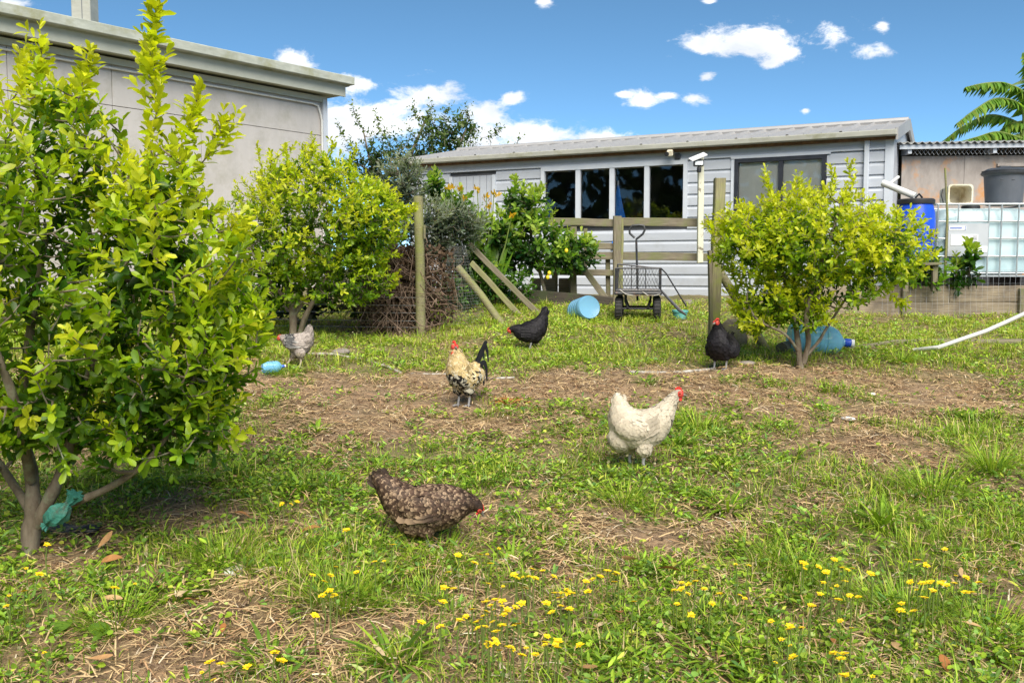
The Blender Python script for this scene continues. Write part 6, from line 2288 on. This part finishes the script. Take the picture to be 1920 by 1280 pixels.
# ------------------------------------------------------------------ distinct grass clumps and leafy clumps
CLUMPS = [(595, 812, .14, 'p', 'broad green weed clump on the bare ground left of the rooster'), (1265, 838, .19, 'p', 'thick leafy clump right beside the cream hen'), (1310, 800, .20, 'g', 'tall grass clump growing behind the cream hen'),
          (1365, 950, .16, 'p', 'broad-leaved clump right of the bare hollow'), (1170, 945, .16, 'g', 'fine yellow-green grass tuft below the cream hen'), (1750, 930, .24, 'g', 'large bright grass tussock near the right edge'),
          (1860, 900, .24, 'g', 'tall grass tussock at the far right edge'), (1690, 680, .20, 'g', 'upright grass tuft at the lower end of the white pipe'), (1655, 985, .18, 'p', 'leafy tuft under the large grass tussocks'),
          (570, 930, .17, 'p', 'dark green clump between the big citrus and brown hen'), (640, 1140, .18, 'g', 'dense grass clump below the brown hen tail'), (820, 1040, .15, 'g', 'grass clump directly under the brown hen'),
          (540, 700, .16, 'g', 'bright grass clump in front of the grey hen'), (700, 665, .12, 'g', 'small grass tuft beside the thin grey pipe'), (1210, 725, .11, 'p', 'small leafy tuft below the short white pipe'),
          (330, 1110, .17, 'p', 'dark grass clump right of the big citrus trunk'), (960, 1045, .15, 'p', 'bluish leafy clump among the yellow flowers'), (220, 1170, .16, 'g', 'grass clump in the lower left weeds'),
          (510, 1230, .16, 'p', 'wide-leaved clump near the lower left edge'), (740, 1255, .16, 'p', 'flat leafy rosette at the bottom edge'), (1340, 1230, .15, 'p', 'spreading leafy clump at the bottom, right of centre'),
          (1830, 790, .15, 'p', 'weed clump in front of the white pipe end'), (1500, 1060, .17, 'g', 'grass tuft below the right bare patch'), (1700, 1150, .17, 'g', 'thick grass tuft in the lower right flowers'),
          (880, 815, .11, 'p', 'small leafy weed below the rooster'), (1060, 800, .12, 'p', 'small leafy weed left of the cream hen'), (1850, 1180, .17, 'g', 'grass tuft near the lower right corner'), (420, 1060, .15, 'g', 'fine grass tuft right of the big citrus'),
          (1195, 592, .16, 'p', 'leafy weeds growing under the cart'), (1020, 690, .12, 'g', 'grass tuft in front of the bending black hen')]
tvp, tfp = leaf_template(6, .22, .6, .055)
for (px, py, hgt, kd, lb) in CLUMPS:
    g = gp(px, py)
    g.z = float(gzz(g.x, g.y))
    n = 95 if kd == 'p' else 300
    a_ = rng.random(n) * 6.283
    rr_ = np.sqrt(rng.random(n)) * (.07 if kd == 'p' else .12) * rng.uniform(.7, 1.3)
    lean = rng.uniform(.3, 1.25, n)
    if kd == 'g':
        lean = rng.uniform(.05, .95, n)
    dirs = np.stack([np.cos(a_) * np.sin(lean), np.sin(a_) * np.sin(lean), np.cos(lean)], 1)
    nr = np.stack([-np.cos(a_) * np.cos(lean), -np.sin(a_) * np.cos(lean), np.sin(lean)], 1)
    P0 = np.stack([np.cos(a_) * rr_, np.sin(a_) * rr_, np.full(n, -.01)], 1)
    cl = cols_from(n, {'g': 3, 'b': 3, 'y': .9, 'd': .8} if kd == 'g' else {'g': 3, 'b': 2, 'd': 1.5})
    Ls = hgt * rng.uniform(.3, 1.0, n)
    if kd == 'p':
        V, Fs, C = inst(tvp, tfp, P0, frames(dirs, nr), np.stack([Ls, Ls * rng.uniform(.8, 1.4, n), Ls], 1), np.clip(cl, .01, .7))
    else:
        tvg, tfg = leaf_template(5, .1, .4, .03)
        V, Fs, C = inst(tvg, tfg, P0, frames(dirs, nr), np.stack([Ls, Ls * 0 + rng.uniform(.05, .09, n), Ls * rng.uniform(.5, 1.8, n)], 1), np.clip(cl, .01, .7))
    o = np_obj('leafy_clump' if kd == 'p' else 'grass_clump', V, [np.array(f) for f in Fs], M_herb, None, C)
    o.location = g
    tag(o, lb, 'weed clump' if kd == 'p' else 'grass clump', 'larger clumps in the yard')

# orange coir tuft
g = gp(955, 757)
n = 260
a_ = rng.random(n) * 6.283
V, Fs, C = inst(STRIP_V, STRIP_F, np.stack([rng.normal(size=n) * .05, rng.normal(size=n) * .03, np.abs(rng.normal(size=n)) * .02 + .01], 1), frames(np.stack([np.cos(a_), np.sin(a_), rng.normal(size=n) * .5], 1), rand_unit(n)),
                np.stack([rng.uniform(.03, .07, n), np.full(n, .006), np.full(n, .06)], 1), np.array([[.40, .20, .06]]) * rng.uniform(.5, 1.4, (n, 1)))
co = np_obj('coir_tuft', V, [np.array(f) for f in Fs], M_coir, None, C)
co.location = g
tag(co, 'orange-brown coir fibre tuft on the ground right of the rooster', 'fibre tuft')
# big pale green leaf on the ground
for (px, py, s_, lb) in ((887, 822, .09, 'large bright green leaf lying below the rooster'), (183, 1207, .10, 'rounded green dock leaf at the lower left'), (88, 1200, .09, 'second green dock leaf beside the lower left one')):
    g = gp(px, py)
    tv, tf = leaf_template(6, .2, .1, .42)
    o = np_obj('fallen_leaf', tv * s_, [np.array(f) for f in tf], M_leaf, None, np.repeat([[.20, .36, .05]], len(tv), 0))
    o.location = (g.x, g.y, g.z + .035)
    o.rotation_euler = (R(12), R(-14), px * .01)
    tag(o, lb, 'leaf')

# dry leaves lying about
DRY = [(1195, 1052), (1390, 1178), (1065, 1140), (1110, 1175), (1225, 1195), (1375, 1240), (1080, 1255), (1805, 1095), (1765, 1250), (1840, 1190), (1120, 1180), (600, 1010), (185, 1040), (470, 1130), (420, 1180), (460, 1195), (130, 1145),
       (345, 1125), (165, 1255), (445, 1255), (300, 1105), (230, 1135), (350, 1110), (440, 985), (820, 1020), (760, 1085), (1160, 1150), (1320, 1165), (700, 950), (1230, 1075), (1300, 880), (900, 1180), (1560, 1210), (1690, 1240), (700, 1235), (230, 1060), (640, 1060), (1010, 950)]
dmesh = []
for k in range(6):
    tv, tf = leaf_template(7, .35, -.25 + .1 * k, .17 + .02 * (k % 3), curl=(-.9 + .35 * k))
    colr = [(.44, .25, .11), (.52, .35, .18), (.36, .15, .05), (.48, .31, .15), (.55, .42, .25), (.40, .19, .07)][k]
    dmesh.append(np_mesh('dry_leaf', tv, [np.array(f) for f in tf], M_dry, np.repeat([colr], len(tv), 0) * rng.uniform(.8, 1.15, (len(tv), 1))))
for i, (px, py) in enumerate(DRY):
    g = gp(px, py, .02)
    o = bpy.data.objects.new('dry_leaf', dmesh[i % 6])
    link(o)
    s_ = rng.uniform(.045, .10)
    o.scale = (s_, s_, s_)
    o.location = (g.x, g.y, float(gzz(g.x, g.y)) + .05)
    o.rotation_euler = (rng.uniform(-.4, .4), rng.uniform(-.3, .3), rng.uniform(0, 6.28))
    tag(o, 'curled dry brown leaf lying in the foreground weeds', 'dry leaf', 'dry leaves in the weeds')

# yellow flowers, each on its stalk
FL1 = [(8, 395), (36, 383), (145, 400), (180, 378), (205, 408), (262, 388), (320, 384), (108, 452), (130, 440), (150, 458), (214, 450), (52, 482), (72, 518), (107, 502), (138, 512), (395, 496), (550, 468), (580, 430), (608, 430), (634, 426), (606, 472),
       (668, 458), (810, 458), (828, 482), (700, 514), (562, 518), (618, 546), (844, 368), (320, 415), (1118, 328), (1060, 318), (1060, 356), (1146, 376), (1178, 320), (1198, 346), (1230, 356), (1252, 350), (1136, 414), (1188, 444), (1214, 432),
       (1168, 450), (1238, 484), (1196, 496), (1088, 508), (1320, 408), (1338, 420), (1442, 520), (1437, 555), (1488, 562), (1474, 448), (1500, 474), (1522, 446), (1550, 446), (1534, 355), (1598, 438), (1648, 436), (1694, 412), (1728, 374),
       (1742, 428), (1682, 336), (1690, 474), (1000, 610), (1004, 592), (1050, 606), (1202, 584), (948, 725), (1016, 716), (1174, 720), (1212, 726), (1222, 822), (1328, 824), (48, 676), (54, 650), (96, 666), (182, 686), (96, 708), (8, 736)]
FL2 = [(190, 95), (525, 146), (395, 272), (462, 262), (262, 360), (275, 330), (78, 414), (28, 446), (68, 506), (18, 540), (88, 548), (995, 205), (1150, 200), (1205, 186), (1110, 252), (750, 312), (930, 325), (895, 492), (1395, 330), (1318, 408),
       (1505, 345), (1480, 408), (1200, 500), (1262, 520), (1228, 574), (1310, 566), (1350, 585), (1408, 575), (1180, 654), (1268, 650), (1325, 640), (1190, 735), (1135, 745), (1240, 700), (1310, 718), (1395, 715), (1430, 705), (1008, 722),
       (730, 768), (850, 800), (885, 626), (1218, 862), (1270, 850), (1258, 820), (1355, 890), (1295, 922), (1392, 920), (1455, 980), (762, 2)]
FL3 = [(265, 228), (148, 376), (222, 396), (138, 482), (50, 505), (250, 470), (792, 290), (760, 415), (250, 832), (745, 850), (1175, 854), (1240, 850), (1545, 858), (1585, 918), (1135, 906), (1200, 970), (1390, 946), (1585, 12), (1637, 6)]
FLP = [(1000 + x / 2.087, 880 + y / 2.087) for x, y in FL1] + [(600 + x / 3.84, 980 + y / 3.84) for x, y in FL2] + [(x / 3, 950 + y / 3) for x, y in FL3]
for k in range(70):
    bx_, by_ = FLP[int(rng.integers(0, 145))]
    FLP.append((bx_ + rng.normal() * 32, min(1272, by_ + rng.normal() * 16)))
fm = []
for k in range(4):
    n = 26
    a_ = np.arange(n) * 2.4
    lay_ = np.linspace(0, 1, n)
    d = np.stack([np.cos(a_), np.sin(a_), .15 + .9 * lay_], 1)
    V, Fs, C = inst([(0, -.16, 0), (0, .16, 0), (.8, -.2, .02), (.8, .2, .02), (1, 0, .0)], [[(0, 1, 3, 2)], [(2, 3, 4)]], np.zeros((n, 3)), frames(d, np.array([[0, 0, 1.0]]) + rng.normal(size=(n, 3)) * .2), (1 - .5 * lay_) * rng.uniform(.85, 1.1, n), np.ones((n, 3)))
    V = V * np.array([1, 1, .55])
    fm.append(np_mesh('flower_head', V, [np.array(f) for f in Fs], M_petal))
sm = []
for k in range(3):
    c = [(0, 0, 0), (.06 * (k - 1), .03, .5), (0, 0, 1)]
    V_, F_ = tube_arrays(smooth_path(c, 3), [.016] * 7, 5)
    me = bpy.data.meshes.new('stalk')
    me.from_pydata([tuple(v) for v in V_], [], F_)
    me.materials.append(M_stem)
    sm.append(me)
for i, (px, py) in enumerate(FLP):
    h_ = float(rng.uniform(.12, .17))
    g = gp(px, py, h_)
    zz = float(gzz(g.x, g.y))
    e = thing('yellow_flower', 'small yellow daisy-like flower on a thin stalk in the foreground grass', 'flower', (g.x, g.y, zz), group='yellow flowers in the grass')
    s_ = bpy.data.objects.new('stalk', sm[i % 3])
    link(s_, e)
    s_.scale = (h_, h_, h_)
    f_ = bpy.data.objects.new('flower_head', fm[i % 4])
    link(f_, e)
    f_.location = (0, 0, h_ - .002)
    r_ = rng.choice([.010, .015, .019, .018, .020]) * rng.uniform(.85, 1.05)
    f_.scale = (r_, r_, r_)
    f_.rotation_euler = (rng.uniform(-.35, .35), rng.uniform(-.35, .35), rng.uniform(0, 6.28))
